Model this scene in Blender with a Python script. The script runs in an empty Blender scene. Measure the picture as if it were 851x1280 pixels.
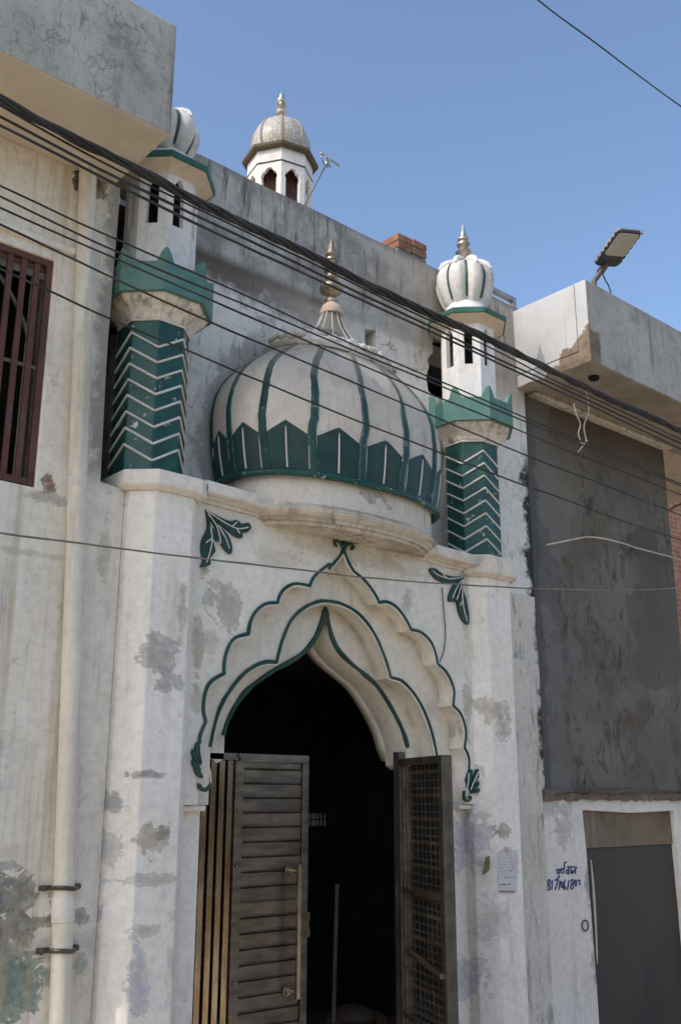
import bpy, bmesh, math, random
from mathutils import Vector, Matrix, noise as mnoise

random.seed(7)
scene = bpy.context.scene
col = scene.collection
R = math.radians

# ------------------------------------------------------------------ camera
F, TILT, YAW, ROLL = 1248.7, R(15.93), R(41.04), R(0.141)
CAM = Vector((0.0, -5.0, 2.5))
PW, PH = 851.0, 1280.0
fwd = Vector((math.sin(YAW)*math.cos(TILT), math.cos(YAW)*math.cos(TILT), math.sin(TILT)))
rgt0 = Vector((math.cos(YAW), -math.sin(YAW), 0))
up0 = rgt0.cross(fwd)
rgt = math.cos(ROLL)*rgt0 + math.sin(ROLL)*up0
upv = -math.sin(ROLL)*rgt0 + math.cos(ROLL)*up0
cd = bpy.data.cameras.new('camera')
cam = bpy.data.objects.new('camera', cd)
col.objects.link(cam)
m3 = Matrix((rgt, upv, -fwd)).transposed()
cam.matrix_world = Matrix.Translation(CAM) @ m3.to_4x4()
cd.sensor_fit = 'VERTICAL'
cd.sensor_height = 36.0
cd.lens = F/PH*36.0
cd.clip_end = 3000
cd.clip_start = 0.05
scene.camera = cam


def ray(px, py):
    return fwd + rgt*((px-PW/2)/F) - upv*((py-PH/2)/F)


def at(px, py, Y):
    """point of the real plane Y = const seen at a photo pixel"""
    r = ray(px, py)
    return CAM + r*((Y-CAM.y)/r.y)


def atX(px, py, X):
    r = ray(px, py)
    return CAM + r*((X-CAM.x)/r.x)


# ------------------------------------------------------------------ world / sun
SUN_EL, SUN_AZ = R(41.0), R(-91.0)          # azimuth from -Y (the street side) towards +X
sdir = Vector((math.sin(SUN_AZ)*math.cos(SUN_EL), -math.cos(SUN_AZ)*math.cos(SUN_EL), math.sin(SUN_EL)))
w = bpy.data.worlds.new('World')
scene.world = w
w.use_nodes = True
wt = w.node_tree
bg = wt.nodes['Background']
sky = wt.nodes.new('ShaderNodeTexSky')
sky.sky_type = 'NISHITA'
sky.sun_disc = False
sky.sun_elevation = SUN_EL
sky.sun_rotation = math.atan2(sdir.x, sdir.y)
sky.air_density = 1.0
sky.dust_density = 2.2
sky.ozone_density = 2.0
hsv = wt.nodes.new('ShaderNodeHueSaturation')
hsv.inputs['Saturation'].default_value = 1.02
hsv.inputs['Value'].default_value = 1.62
wt.links.new(sky.outputs[0], hsv.inputs['Color'])
wt.links.new(hsv.outputs[0], bg.inputs['Color'])
bg.inputs['Strength'].default_value = 0.15
sl = bpy.data.lights.new('sun', 'SUN')
sl.energy = 1.75
sl.angle = R(0.53)
sl.color = (1.0, 0.95, 0.88)
so = bpy.data.objects.new('sun', sl)
col.objects.link(so)
so.rotation_euler = (-sdir).to_track_quat('-Z', 'Y').to_euler()
so.location = (-6, -3, 14)
scene.view_settings.view_transform = 'Standard'
scene.view_settings.look = 'None'
scene.view_settings.exposure = 0
scene.view_settings.gamma = 1
scene.cycles.use_adaptive_sampling = True
scene.cycles.adaptive_threshold = 0.02
scene.cycles.use_denoising = True
scene.cycles.max_bounces = 6
scene.cycles.diffuse_bounces = 4


# ------------------------------------------------------------------ materials
class NT:
    def __init__(s, name):
        s.m = bpy.data.materials.new(name)
        s.m.use_nodes = True
        s.t = s.m.node_tree
        s.b = s.t.nodes['Principled BSDF']
        g = s.t.nodes.new('ShaderNodeNewGeometry')
        s.pos = g.outputs['Position']
        s.nor = g.outputs['Normal']
        sp = s.t.nodes.new('ShaderNodeSeparateXYZ')
        s.t.links.new(s.pos, sp.inputs[0])
        s.x, s.y, s.z = sp.outputs

    def put(s, sock, v):
        if v is None:
            return
        if hasattr(v, 'is_linked'):
            s.t.links.new(v, sock)
        else:
            if isinstance(v, (tuple, list)) and len(v) == 3 and sock.type == 'RGBA':
                v = (*v, 1)
            sock.default_value = v

    def math(s, op, a, b=None, c=None, clamp=False):
        n = s.t.nodes.new('ShaderNodeMath')
        n.operation = op
        n.use_clamp = clamp
        for i, v in enumerate((a, b, c)):
            if v is not None:
                s.put(n.inputs[i], v)
        return n.outputs[0]

    def vm(s, op, a, b):
        n = s.t.nodes.new('ShaderNodeVectorMath')
        n.operation = op
        s.put(n.inputs[0], a)
        s.put(n.inputs[1], b)
        return n.outputs['Value'] if op in ('LENGTH', 'DISTANCE', 'DOT_PRODUCT') else n.outputs[0]

    def mix(s, f, a, b, mode='MIX'):
        n = s.t.nodes.new('ShaderNodeMix')
        n.data_type = 'RGBA'
        n.blend_type = mode
        s.put(n.inputs[0], f)
        s.put(n.inputs[6], a)
        s.put(n.inputs[7], b)
        return n.outputs[2]

    def noise(s, scale, detail=6, rough=0.6, vec=None, dist=0.0, off=None):
        n = s.t.nodes.new('ShaderNodeTexNoise')
        v = vec or s.pos
        if off:
            v = s.vm('ADD', v, off)
        s.put(n.inputs['Vector'], v)
        n.inputs['Scale'].default_value = scale
        n.inputs['Detail'].default_value = min(detail, 5.5 if scale < 4 else 4.5)
        n.inputs['Roughness'].default_value = rough
        n.inputs['Distortion'].default_value = dist
        return n.outputs[0]

    def rng(s, v, a, b, lo=0.0, hi=1.0):
        n = s.t.nodes.new('ShaderNodeMapRange')
        n.interpolation_type = 'SMOOTHSTEP'
        n.clamp = True
        s.put(n.inputs[0], v)
        for i, q in zip((1, 2, 3, 4), (a, b, lo, hi)):
            n.inputs[i].default_value = q
        return n.outputs[0]

    def bump(s, h, strength=0.3, dist=0.02, nrm=None):
        n = s.t.nodes.new('ShaderNodeBump')
        n.inputs['Strength'].default_value = strength
        n.inputs['Distance'].default_value = dist
        s.put(n.inputs['Height'], h)
        if nrm is not None:
            s.put(n.inputs['Normal'], nrm)
        return n.outputs[0]

    def out(s, color=None, rough=None, metal=None, normal=None, spec=None):
        s.put(s.b.inputs['Base Color'], color)
        s.put(s.b.inputs['Roughness'], rough)
        s.put(s.b.inputs['Metallic'], metal)
        s.put(s.b.inputs['Normal'], normal)
        s.put(s.b.inputs['Specular IOR Level'], spec)
        return s.m


def plaster(name, c1, c2, dirt=(.12, .105, .08), dirt_amt=.5, streak=.5, flakes=(), patches=(), rough=.88,
            bump=.35, speck=.5, crack=0.0, streak_z=None, tint=None, extra=None, spec=.25, ao=.0, chips=.35):
    """weathered lime plaster: mottling, run-off streaks, flaked areas, damaged patches, specks and hairline cracks.
    flakes: (colour, threshold, softness, zlo, zhi)   patches: (x, z, rx, rz, colour, strength)"""
    n = NT(name)
    big = n.noise(1.1, 6, .62)
    c = n.mix(n.rng(big, .36, .66), c1, c2)
    fine = n.noise(19, 5, .65)
    c = n.mix(n.rng(fine, .35, .75, 0, .35), c, n.mix(.5, c, dirt))
    # run-off streaks
    sv = n.vm('MULTIPLY', n.pos, (7.0, 7.0, .42))
    st = n.noise(1.6, 8, .68, vec=sv)
    sm = n.math('MULTIPLY', n.rng(st, .5, .72), n.rng(n.noise(.9, 3, .5, off=(7, 3, 1)), .38, .66))
    if streak_z:
        zz = n.rng(n.z, streak_z[0], streak_z[1])
        sm = n.math('MULTIPLY', sm, zz)
    c = n.mix(n.math('MULTIPLY', sm, streak), c, dirt)
    c = n.mix(n.rng(n.noise(.55, 4, .55, off=(11, 4, 2)), .42, .62, 0, .12), c, n.mix(.5, c, (.40, .30, .17)))
    # soft grime clouds
    gr = n.rng(n.noise(2.3, 9, .7, off=(3, 9, 4)), .52, .78)
    c = n.mix(n.math('MULTIPLY', gr, dirt_amt), c, dirt)
    hgt = n.math('ADD', n.math('MULTIPLY', fine, .35), n.math('MULTIPLY', n.noise(5, 4, .5), .8))
    if tint:                                        # (colour, z at full strength, z at none)
        c = n.mix(n.rng(n.z, tint[2], tint[1], 0, tint[3]), c, tint[0])
    edge = n.math('ADD', n.math('MULTIPLY', n.noise(5.5, 10, .74, dist=.9), .80), n.math('MULTIPLY', n.noise(21, 8, .7, off=(6, 2, 5)), .20))
    if chips:
        cv = n.noise(8.5, 9, .70, off=(2.2, 4.1, 7.7), dist=.4)
        cz = n.rng(n.noise(1.4, 3, .5, off=(1, 6, 2)), .44, .6)
        ck = n.math('MULTIPLY', n.rng(cv, .665, .685), cz)
        ce = n.math('MULTIPLY', n.rng(cv, .64, .665), cz)
        c = n.mix(n.math('MULTIPLY', n.math('SUBTRACT', ce, ck, clamp=True), chips*.8), c, (.16, .13, .10))
        c = n.mix(n.math('MULTIPLY', ck, chips), c, (.42, .385, .33))
        hgt = n.math('SUBTRACT', hgt, n.math('MULTIPLY', ck, .6))
    for (fc, thr, soft, zlo, zhi) in flakes:
        fv = n.noise(2.0, 10, .62, off=(thr*31, 5, zlo*3))
        zm = n.rng(n.z, zlo, zhi) if zlo != zhi else 1.0
        k = n.math('ADD', fv, n.math('MULTIPLY', n.math('SUBTRACT', zm, 1.0), .35)) if zlo != zhi else fv
        mk = n.rng(k, thr, thr+soft)
        rim = n.rng(k, thr-.02, thr)
        c = n.mix(n.math('MULTIPLY', n.math('SUBTRACT', rim, mk, clamp=True), .55), c, (.1, .09, .07))
        c = n.mix(mk, c, n.mix(n.rng(fine, .3, .7), fc, n.mix(.35, fc, (.05, .05, .045))))
        hgt = n.math('SUBTRACT', hgt, n.math('MULTIPLY', mk, .9))
    for (px, pz, rx, rz, pc, ps) in patches:
        dx = n.math('DIVIDE', n.math('SUBTRACT', n.x, px), rx)
        dz = n.math('DIVIDE', n.math('SUBTRACT', n.z, pz), rz)
        d = n.math('SQRT', n.math('ADD', n.math('MULTIPLY', dx, dx), n.math('MULTIPLY', dz, dz)))
        d = n.math('ADD', d, n.math('MULTIPLY', n.math('SUBTRACT', edge, .5), 5.0))
        mk = n.rng(d, .92, .885)
        rim = n.rng(d, 1.02, .92)
        c = n.mix(n.math('MULTIPLY', n.math('SUBTRACT', rim, mk, clamp=True), .62*ps), c, (.09, .08, .065))
        c = n.mix(n.math('MULTIPLY', mk, ps), c, n.mix(n.rng(fine, .35, .65), n.mix(.34, pc, (.8, .74, .62)), n.mix(.12, pc, (.06, .055, .05))))
        mk2 = n.rng(d, .50, .44)
        c = n.mix(n.math('MULTIPLY', mk2, .5*ps), c, n.mix(.22, pc, (.10, .085, .07)))
        hgt = n.math('SUBTRACT', hgt, n.math('MULTIPLY', n.math('ADD', mk, mk2), .9*ps))
    if speck:
        s1 = n.rng(n.noise(34, 3, .6, off=(1, 2, 3)), .70, .77)
        s2 = n.rng(n.noise(3.1, 5, .6, off=(8, 1, 0)), .46, .62)
        c = n.mix(n.math('MULTIPLY', n.math('MULTIPLY', s1, s2), speck), c, (.07, .06, .045))
    if crack:
        v = n.t.nodes.new('ShaderNodeTexVoronoi')
        v.feature = 'DISTANCE_TO_EDGE'
        v.inputs['Scale'].default_value = 1.3
        wv = n.vm('ADD', n.pos, n.vm('SCALE', n.pos, (0, 0, 0)))
        nn = n.t.nodes.new('ShaderNodeTexNoise')
        nn.inputs['Scale'].default_value = 3.0
        nn.inputs['Detail'].default_value = 6
        n.put(nn.inputs['Vector'], n.pos)
        wv = n.vm('ADD', n.pos, n.vm('MULTIPLY', nn.outputs['Color'], (.7, .7, .7)))
        n.put(v.inputs['Vector'], wv)
        cm = n.math('MULTIPLY', n.rng(v.outputs['Distance'], .006, .001), n.rng(big, .48, .56))
        c = n.mix(n.math('MULTIPLY', cm, crack), c, (.08, .07, .055))
        hgt = n.math('SUBTRACT', hgt, n.math('MULTIPLY', cm, .5))
    if extra:
        c = extra(n, c)
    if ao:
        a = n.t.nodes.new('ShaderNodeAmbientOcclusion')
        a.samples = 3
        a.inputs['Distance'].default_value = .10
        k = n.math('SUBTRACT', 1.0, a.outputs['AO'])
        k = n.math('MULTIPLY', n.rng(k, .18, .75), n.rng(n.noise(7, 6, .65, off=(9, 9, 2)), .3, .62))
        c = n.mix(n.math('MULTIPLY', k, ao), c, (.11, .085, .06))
    return n.out(c, rough, 0.0, n.bump(hgt, bump, .022), spec)


def paint(name, c1, c2, rough=.4, chip=(.62, .6, .55), thr=.70, bump=.25, dust=.35, spec=.4, dustc=(.30, .27, .22)):
    n = NT(name)
    c = n.mix(n.rng(n.noise(6, 6, .65), .35, .68), c1, c2)
    d = n.rng(n.noise(3, 8, .7, off=(4, 4, 4)), .45, .8)
    c = n.mix(n.math('MULTIPLY', d, dust), c, dustc)
    k = n.noise(13, 8, .72, off=(2, 7, 1))
    mk = n.math('MULTIPLY', n.rng(k, thr, thr+.03), n.rng(n.noise(2.2, 4, .5, off=(9, 2, 2)), .44, .56))
    c = n.mix(mk, c, chip)
    h = n.math('SUBTRACT', n.noise(22, 4, .6), mk)
    r = n.math('ADD', rough, n.math('MULTIPLY', d, .3))
    return n.out(c, r, 0.0, n.bump(h, bump, .01), spec)


def metal(name, c1, c2, rough=.35, met=1.0, dirt=(.08, .06, .045), amt=.5, scale=6, bump=.1, vec=None):
    n = NT(name)
    v = n.vm('MULTIPLY', n.pos, vec) if vec else None
    a = n.noise(scale, 7, .65, vec=v)
    c = n.mix(n.rng(a, .35, .68), c1, c2)
    d = n.rng(n.noise(scale*.6, 8, .72, off=(5, 5, 1)), .48, .75)
    c = n.mix(n.math('MULTIPLY', d, amt), c, dirt)
    r = n.math('ADD', rough, n.math('MULTIPLY', d, .35))
    return n.out(c, r, n.math('SUBTRACT', met, n.math('MULTIPLY', d, met*.5)), n.bump(n.noise(40, 3, .6), bump, .004))


def PX(px, py, rx, rz, colr, st, Y):
    a, b = at(px, py, Y), at(px+rx, py, Y)
    d = at(px, py+rz, Y)
    return (a.x, a.z, abs(b.x-a.x), abs(d.z-a.z), colr, st)


M = {}
W1, W2 = (.77, .745, .70), (.64, .61, .56)
GREY = (.36, .345, .32)
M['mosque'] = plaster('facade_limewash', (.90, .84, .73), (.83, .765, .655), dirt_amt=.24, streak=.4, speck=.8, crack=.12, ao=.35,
                      flakes=[(GREY, .70, .015, 2.2, 1.2)],
                      patches=[PX(*q, 0) for q in [(283, 760, 17, 24, (.50, .465, .40), .9), (262, 750, 9, 16, (.50, .465, .40), .85), (270, 732, 12, 7, (.48, .43, .35), .7),
                               (247, 820, 6, 44, (.50, .42, .29), .7), (254, 712, 7, 9, (.46, .38, .26), .7), (266, 800, 10, 16, (.55, .51, .44), .5), (246, 870, 7, 22, (.52, .46, .36), .6),
                               (508, 752, 6, 14, (.42, .38, .33), .5), (580, 760, 5, 50, (.47, .42, .34), .5), (584, 880, 6, 40, (.42, .37, .30), .55), (430, 690, 60, 10, (.55, .46, .35), .4),
                               (345, 700, 30, 12, (.56, .49, .39), .35), (500, 712, 40, 9, (.55, .47, .37), .4)]],
                      streak_z=(3.5, 4.2))
LV_ = (.53, .515, .555)
pl = [PX(*q, -.1) for q in [(203, 822, 20, 24, (.47, .445, .40), .9), (213, 852, 17, 15, (.47, .445, .40), .9), (228, 760, 6, 50, (.46, .43, .37), .6),
      (188, 968, 22, 5, (.28, .265, .24), .75), (192, 1046, 20, 18, (.49, .42, .31), .8), (205, 1040, 9, 9, (.30, .26, .20), .7), (152, 1000, 10, 13, (.36, .35, .33), .75),
      (150, 1058, 10, 24, (.44, .42, .39), .55), (188, 1100, 24, 7, (.44, .41, .37), .6), (132, 1140, 10, 48, LV_, .7), (128, 1110, 7, 14, (.32, .31, .29), .7),
      (172, 1236, 12, 38, LV_, .7), (212, 1200, 8, 60, (.50, .47, .43), .4), (180, 1165, 18, 9, (.38, .35, .31), .5),
      (620, 888, 15, 14, (.52, .46, .37), .8), (628, 908, 8, 15, (.46, .41, .33), .7), (606, 1045, 18, 24, LV_, .75), (628, 1040, 11, 14, (.33, .29, .22), .75),
      (634, 1070, 7, 16, (.34, .29, .24), .6), (602, 1076, 9, 16, LV_, .6), (606, 1232, 12, 30, LV_, .75), (626, 1150, 14, 26, (.56, .52, .45), .5), (604, 968, 6, 20, (.47, .42, .35), .5),
      (590, 800, 5, 40, (.5, .45, .37), .4), (594, 900, 5, 30, (.45, .40, .33), .5)]]
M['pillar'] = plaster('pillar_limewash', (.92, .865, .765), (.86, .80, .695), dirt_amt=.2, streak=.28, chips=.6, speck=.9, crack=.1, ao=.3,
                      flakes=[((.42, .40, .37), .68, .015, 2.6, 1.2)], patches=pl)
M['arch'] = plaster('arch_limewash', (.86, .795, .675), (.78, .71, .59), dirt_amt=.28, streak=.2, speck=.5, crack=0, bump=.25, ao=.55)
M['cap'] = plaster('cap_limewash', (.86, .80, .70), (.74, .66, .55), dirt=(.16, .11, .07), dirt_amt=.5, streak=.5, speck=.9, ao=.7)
M['soffit'] = plaster('soffit_limewash', (.76, .645, .49), (.66, .54, .40), dirt=(.2, .13, .075), dirt_amt=.4, streak=.2, speck=.6)


def corbel_extra(n, c):
    sv = n.vm('MULTIPLY', n.pos, (11, 11, .6))
    k = n.math('MULTIPLY', n.rng(n.noise(1.5, 6, .7, vec=sv, off=(5, 5, 0)), .48, .66), n.rng(n.noise(2.2, 4, .6, off=(0, 7, 3)), .36, .6))
    c = n.mix(n.math('MULTIPLY', k, .7), c, (.17, .12, .08))
    band = n.rng(n.noise(1.0, 4, .6, vec=n.vm('MULTIPLY', n.pos, (1.5, 1.5, 42))), .5, .62)
    return n.mix(n.math('MULTIPLY', n.math('MULTIPLY', band, n.rng(n.z, 4.36, 4.33)), .45), c, (.20, .145, .095))


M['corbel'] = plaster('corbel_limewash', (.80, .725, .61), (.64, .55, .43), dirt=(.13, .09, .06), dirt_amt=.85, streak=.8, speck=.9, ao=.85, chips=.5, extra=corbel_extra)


def parapet_extra(n, c):
    top = n.rng(n.z, 6.12, 6.22)
    gr = n.mix(n.rng(n.noise(2.2, 9, .72), .40, .62), (.44, .425, .39), (.21, .20, .175))
    c = n.mix(n.math('MULTIPLY', top, .88), c, gr)
    # brown band of damp below the seam on the left, dark mould elsewhere
    band = n.math('MULTIPLY', n.rng(n.math('ADD', n.z, n.math('MULTIPLY', n.noise(3, 9, .75), 1.0)), 6.33, 6.62),
                  n.rng(n.z, 6.30, 6.2))
    c = n.mix(n.math('MULTIPLY', n.math('MULTIPLY', band, n.rng(n.x, 5.4, 3.6)), .92), c, (.10, .08, .055))
    c = n.mix(n.math('MULTIPLY', n.math('MULTIPLY', n.rng(n.z, 5.7, 6.2), n.rng(n.x, 4.6, 6.2)), .75), c, (.46, .39, .30))
    sv = n.vm('MULTIPLY', n.pos, (6, 6, .5))
    sm = n.math('MULTIPLY', n.rng(n.noise(1.7, 9, .74, vec=sv, off=(3, 1, 0)), .50, .64), n.rng(n.z, 6.0, 6.8))
    c = n.mix(n.math('MULTIPLY', sm, .85), c, (.07, .065, .055))
    sv2 = n.vm('MULTIPLY', n.pos, (16, 16, 3))
    c = n.mix(n.math('MULTIPLY', n.rng(n.noise(1.6, 9, .75, vec=sv2, off=(1, 5, 0)), .55, .68), .5), c, (.10, .09, .075))
    e = n.math('ADD', n.x, n.math('MULTIPLY', n.math('SUBTRACT', n.noise(4, 9, .75), .5), .55))
    c = n.mix(n.math('MULTIPLY', n.rng(e, 6.86, 6.95), n.rng(n.z, 5.7, 5.3)), c, (.045, .042, .036))
    # mould where the dome meets the wall
    dx = n.math('DIVIDE', n.math('SUBTRACT', n.x, 4.43), 1.08)
    dz = n.math('DIVIDE', n.math('SUBTRACT', n.z, 4.9), 1.02)
    d = n.math('SQRT', n.math('ADD', n.math('MULTIPLY', dx, dx), n.math('MULTIPLY', dz, dz)))
    d = n.math('ADD', d, n.math('MULTIPLY', n.math('SUBTRACT', n.noise(4, 8, .7), .5), .7))
    c = n.mix(n.rng(d, .98, .88, 0, .5), c, (.20, .185, .155))
    sm = n.math('MULTIPLY', n.rng(n.z, 6.98, 6.90), 1.0)
    return n.mix(n.rng(n.z, 6.93, 7.0, 0, .45), c, (.17, .16, .14))


M['parapet'] = plaster('parapet_plaster', (.90, .86, .79), (.82, .775, .70), dirt_amt=.3, streak=.3, crack=.8, speck=.6,
                       bump=.5, extra=parapet_extra)
M['tower'] = plaster('tower_limewash', (.85, .83, .785), (.78, .75, .69), dirt_amt=.22, streak=.25, speck=.5, crack=0, bump=.2, ao=.4, chips=.15)
M['bulb'] = plaster('bulb_limewash', (.76, .73, .68), (.60, .56, .5), dirt=(.13, .1, .07), dirt_amt=.5, streak=.45, speck=.9, bump=.25, ao=.6)


def dome_extra(n, c):
    g = n.math('ADD', n.z, n.math('MULTIPLY', n.noise(3, 7, .7), .5))
    c = n.mix(n.rng(g, 5.15, 5.6, 0, .45), c, (.40, .335, .26))
    c = n.mix(n.rng(g, 5.55, 5.95, 0, .85), c, (.17, .145, .11))
    sv = n.vm('MULTIPLY', n.pos, (9, 9, 1.2))
    st = n.rng(n.noise(1.5, 8, .7, vec=sv, off=(0, 3, 3)), .54, .74)
    return n.mix(n.math('MULTIPLY', st, .45), c, (.22, .18, .135))


M['dome'] = plaster('dome_silver_paint', (.78, .70, .585), (.64, .56, .45), dirt=(.24, .18, .12), dirt_amt=.55, streak=.6,
                    speck=.4, bump=.18, rough=.42, extra=dome_extra, spec=.5)
M['neck'] = plaster('neck_mouldy_paint', (.22, .215, .18), (.14, .14, .11), dirt=(.08, .08, .06), dirt_amt=.6, streak=.4, bump=.4)
M['lump'] = plaster('crest_worn_plaster', (.74, .70, .63), (.56, .52, .45), dirt=(.14, .12, .09), dirt_amt=.5, streak=.3, bump=.7, speck=.9, ao=.5, chips=.6)
M['drum'] = plaster('drum_flaking_limewash', (.80, .745, .65), (.70, .635, .54), dirt=(.14, .11, .08), dirt_amt=.55, streak=.5, bump=.5, speck=1,
                    chips=.95, flakes=[((.56, .51, .43), .63, .012, 0, 0)])
GD1, GD2 = (.006, .052, .042), (.015, .090, .070)
M['green'] = paint('dark_green_paint', GD1, GD2, rough=.34, thr=.615, dust=.12, bump=.35)

def rib_mat():
    n = NT('rib_green_paint')
    c = n.mix(n.rng(n.noise(6, 6, .65), .35, .68), (.004, .040, .033), (.010, .068, .054))
    g = n.math('ADD', n.z, n.math('MULTIPLY', n.noise(3, 7, .7), .5))
    c = n.mix(n.rng(g, 5.3, 5.75, 0, .85), c, (.20, .18, .135))
    c = n.mix(n.math('MULTIPLY', n.rng(n.noise(11, 8, .72), .60, .64), .6), c, (.30, .28, .22))
    return n.out(c, .34, 0, n.bump(n.noise(26, 5, .65), .35, .012), .5)


M['rib'] = rib_mat()
M['greenline'] = paint('green_outline_paint', (.006, .040, .032), (.015, .070, .055), rough=.5, thr=.74, dust=.25)
M['petal'] = paint('petal_green_paint', (.010, .042, .038), (.017, .062, .053), rough=.5, thr=.74, dust=.15)
M['bandgreen'] = paint('battlement_green_paint', (.115, .24, .195), (.075, .185, .152), rough=.55, thr=.655, dust=.25)
M['rim'] = paint('rim_green_paint', (.03, .15, .105), (.02, .10, .075), rough=.5, thr=.68, dust=.3)
M['white'] = paint('white_line_paint', (.74, .70, .62), (.60, .55, .46), rough=.6, thr=.8, dust=.3)
M['pinkcap'] = paint('faded_pink_paint', (.58, .40, .29), (.66, .52, .40), rough=.6, thr=.62)
M['finial'] = metal('tarnished_brass', (.46, .375, .28), (.30, .23, .16), rough=.36, amt=.65, scale=14)
M['finialw'] = metal('silvered_brass', (.60, .56, .49), (.38, .335, .27), rough=.32, amt=.5, scale=14)
M['steel'] = metal('grimy_steel', (.25, .205, .155), (.135, .11, .083), rough=.36, met=.75, amt=.6, scale=4, vec=(1, 1, 5), dirt=(.09, .07, .055))
M['slat'] = metal('bronze_steel', (.60, .48, .32), (.36, .26, .15), rough=.20, met=1.0, amt=.4, scale=3, vec=(3, 3, .8), dirt=(.06, .045, .03))
M['handle'] = metal('worn_brass_steel', (.55, .48, .38), (.38, .32, .25), rough=.25, amt=.3, scale=9)
M['darksteel'] = metal('dark_steel', (.15, .135, .112), (.085, .075, .062), rough=.45, met=.7, amt=.5, scale=7)
M['rust'] = paint('rust_brown_paint', (.125, .048, .034), (.085, .034, .025), rough=.6, thr=.8, dust=.25)
M['black'] = paint('flat_black', (.020, .019, .018), (.012, .011, .010), rough=.9, thr=.9, dust=.1, spec=.1)  # near-black colour: backings, door sheet, and the unlit room behind the window
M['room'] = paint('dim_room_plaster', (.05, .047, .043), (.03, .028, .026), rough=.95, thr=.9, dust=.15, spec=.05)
M['pvc'] = plaster('aged_pvc', (.80, .735, .60), (.72, .65, .52), dirt=(.25, .20, .13), dirt_amt=.5, streak=.6, speck=.5, bump=.06, rough=.45)
M['rubber'] = paint('cable_rubber', (.022, .021, .021), (.035, .033, .031), rough=.55, thr=.95, dust=.25)
M['greycable'] = paint('weathered_grey_cable', (.20, .18, .155), (.12, .11, .095), rough=.7, thr=.95, dust=.3)
M['whitecable'] = paint('dusty_white_cable', (.60, .54, .44), (.48, .42, .33), rough=.6, thr=.95, dust=.3)
M['lens'] = paint('lamp_diffuser', (.52, .49, .42), (.44, .41, .34), rough=.3, thr=.95, dust=.2)
M['lampbody'] = paint('lamp_black_casting', (.035, .035, .036), (.05, .05, .05), rough=.5, thr=.95, dust=.2)
M['lampgrey'] = metal('lamp_grey_casting', (.42, .42, .42), (.32, .32, .32), rough=.5, met=.5, amt=.3)
M['paper'] = paint('poster_paper', (.66, .62, .60), (.56, .53, .52), rough=.9, thr=.9, dust=.25)
M['ink'] = paint('poster_ink', (.20, .19, .22), (.28, .27, .30), rough=.9, thr=.9)
M['blueink'] = paint('blue_brush_paint', (.015, .022, .13), (.03, .04, .19), rough=.7, thr=.72, chip=(.6, .58, .56), dust=.1)
M['scrap'] = paint('olive_paper_scrap', (.16, .14, .07), (.12, .10, .05), rough=.9, thr=.9)
M['wood'] = paint('broom_stick_wood', (.13, .085, .05), (.08, .05, .03), rough=.8, thr=.9)
M['cloth'] = paint('dull_cloth', (.16, .07, .045), (.11, .09, .07), rough=.95, thr=.9)

# left house
G_, LV, BR, GN = (.30, .29, .26), (.52, .50, .545), (.47, .40, .30), (.13, .235, .175)
lpatch = [PX(*q, .06) for q in [(18, 1120, 42, 30, (.21, .205, .18), .95), (15, 1160, 34, 26, (.16, .155, .135), .9), (52, 1152, 26, 9, (.24, .235, .21), .85),
          (14, 1190, 26, 22, (.30, .26, .18), .8), (16, 1232, 36, 46, GN, .85), (40, 1250, 14, 10, (.26, .36, .30), .7), (100, 1146, 13, 14, (.27, .265, .245), .75),
          (62, 1222, 10, 14, (.28, .38, .31), .6), (12, 1082, 16, 9, (.32, .30, .27), .7), (101, 1205, 8, 12, (.26, .36, .30), .5), (60, 602, 12, 11, (.24, .10, .065), .9),
          (58, 622, 22, 8, (.40, .36, .30), .6), (100, 222, 8, 14, (.035, .03, .025), 1), (128, 238, 9, 14, (.05, .04, .03), .95), (136, 500, 5, 70, (.34, .31, .27), .6),
          (30, 690, 60, 4, (.5, .42, .30), .4), (130, 690, 6, 40, (.5, .44, .34), .5), (90, 1000, 10, 60, (.55, .49, .38), .4)]]


def left_extra(n, c):
    sv = n.vm('MULTIPLY', n.pos, (8, 8, .3))
    s = n.math('MULTIPLY', n.rng(n.noise(1.3, 7, .65, vec=sv, off=(2, 2, 9)), .47, .68),
               n.math('MULTIPLY', n.rng(n.x, 1.75, 2.15), n.rng(n.x, 2.62, 2.35)))
    c = n.mix(n.math('MULTIPLY', s, .6), c, (.47, .38, .22))
    e = n.math('ADD', n.x, n.math('MULTIPLY', n.math('SUBTRACT', n.noise(6, 9, .75), .5), .28))
    c = n.mix(n.math('MULTIPLY', n.rng(e, 2.44, 2.53), n.rng(n.z, 4.15, 4.4, 0, .75)), c, (.20, .18, .15))
    return n.mix(n.math('MULTIPLY', n.rng(n.noise(3, 9, .7, off=(3, 2, 2)), .5, .66), n.rng(n.z, 2.4, 1.3, 0, .6)), c, (.36, .33, .27))


M['lefthouse'] = plaster('cream_wall_plaster', (.90, .835, .71), (.82, .745, .615), dirt_amt=.32, streak=.45, crack=.22, speck=.6,
                         flakes=[((.30, .28, .25), .66, .02, 2.2, 1.1)], patches=lpatch, extra=left_extra)
M['leftgap'] = plaster('raw_cement_edge', (.50, .46, .40), (.36, .33, .28), dirt_amt=.6, streak=.5)


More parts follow.
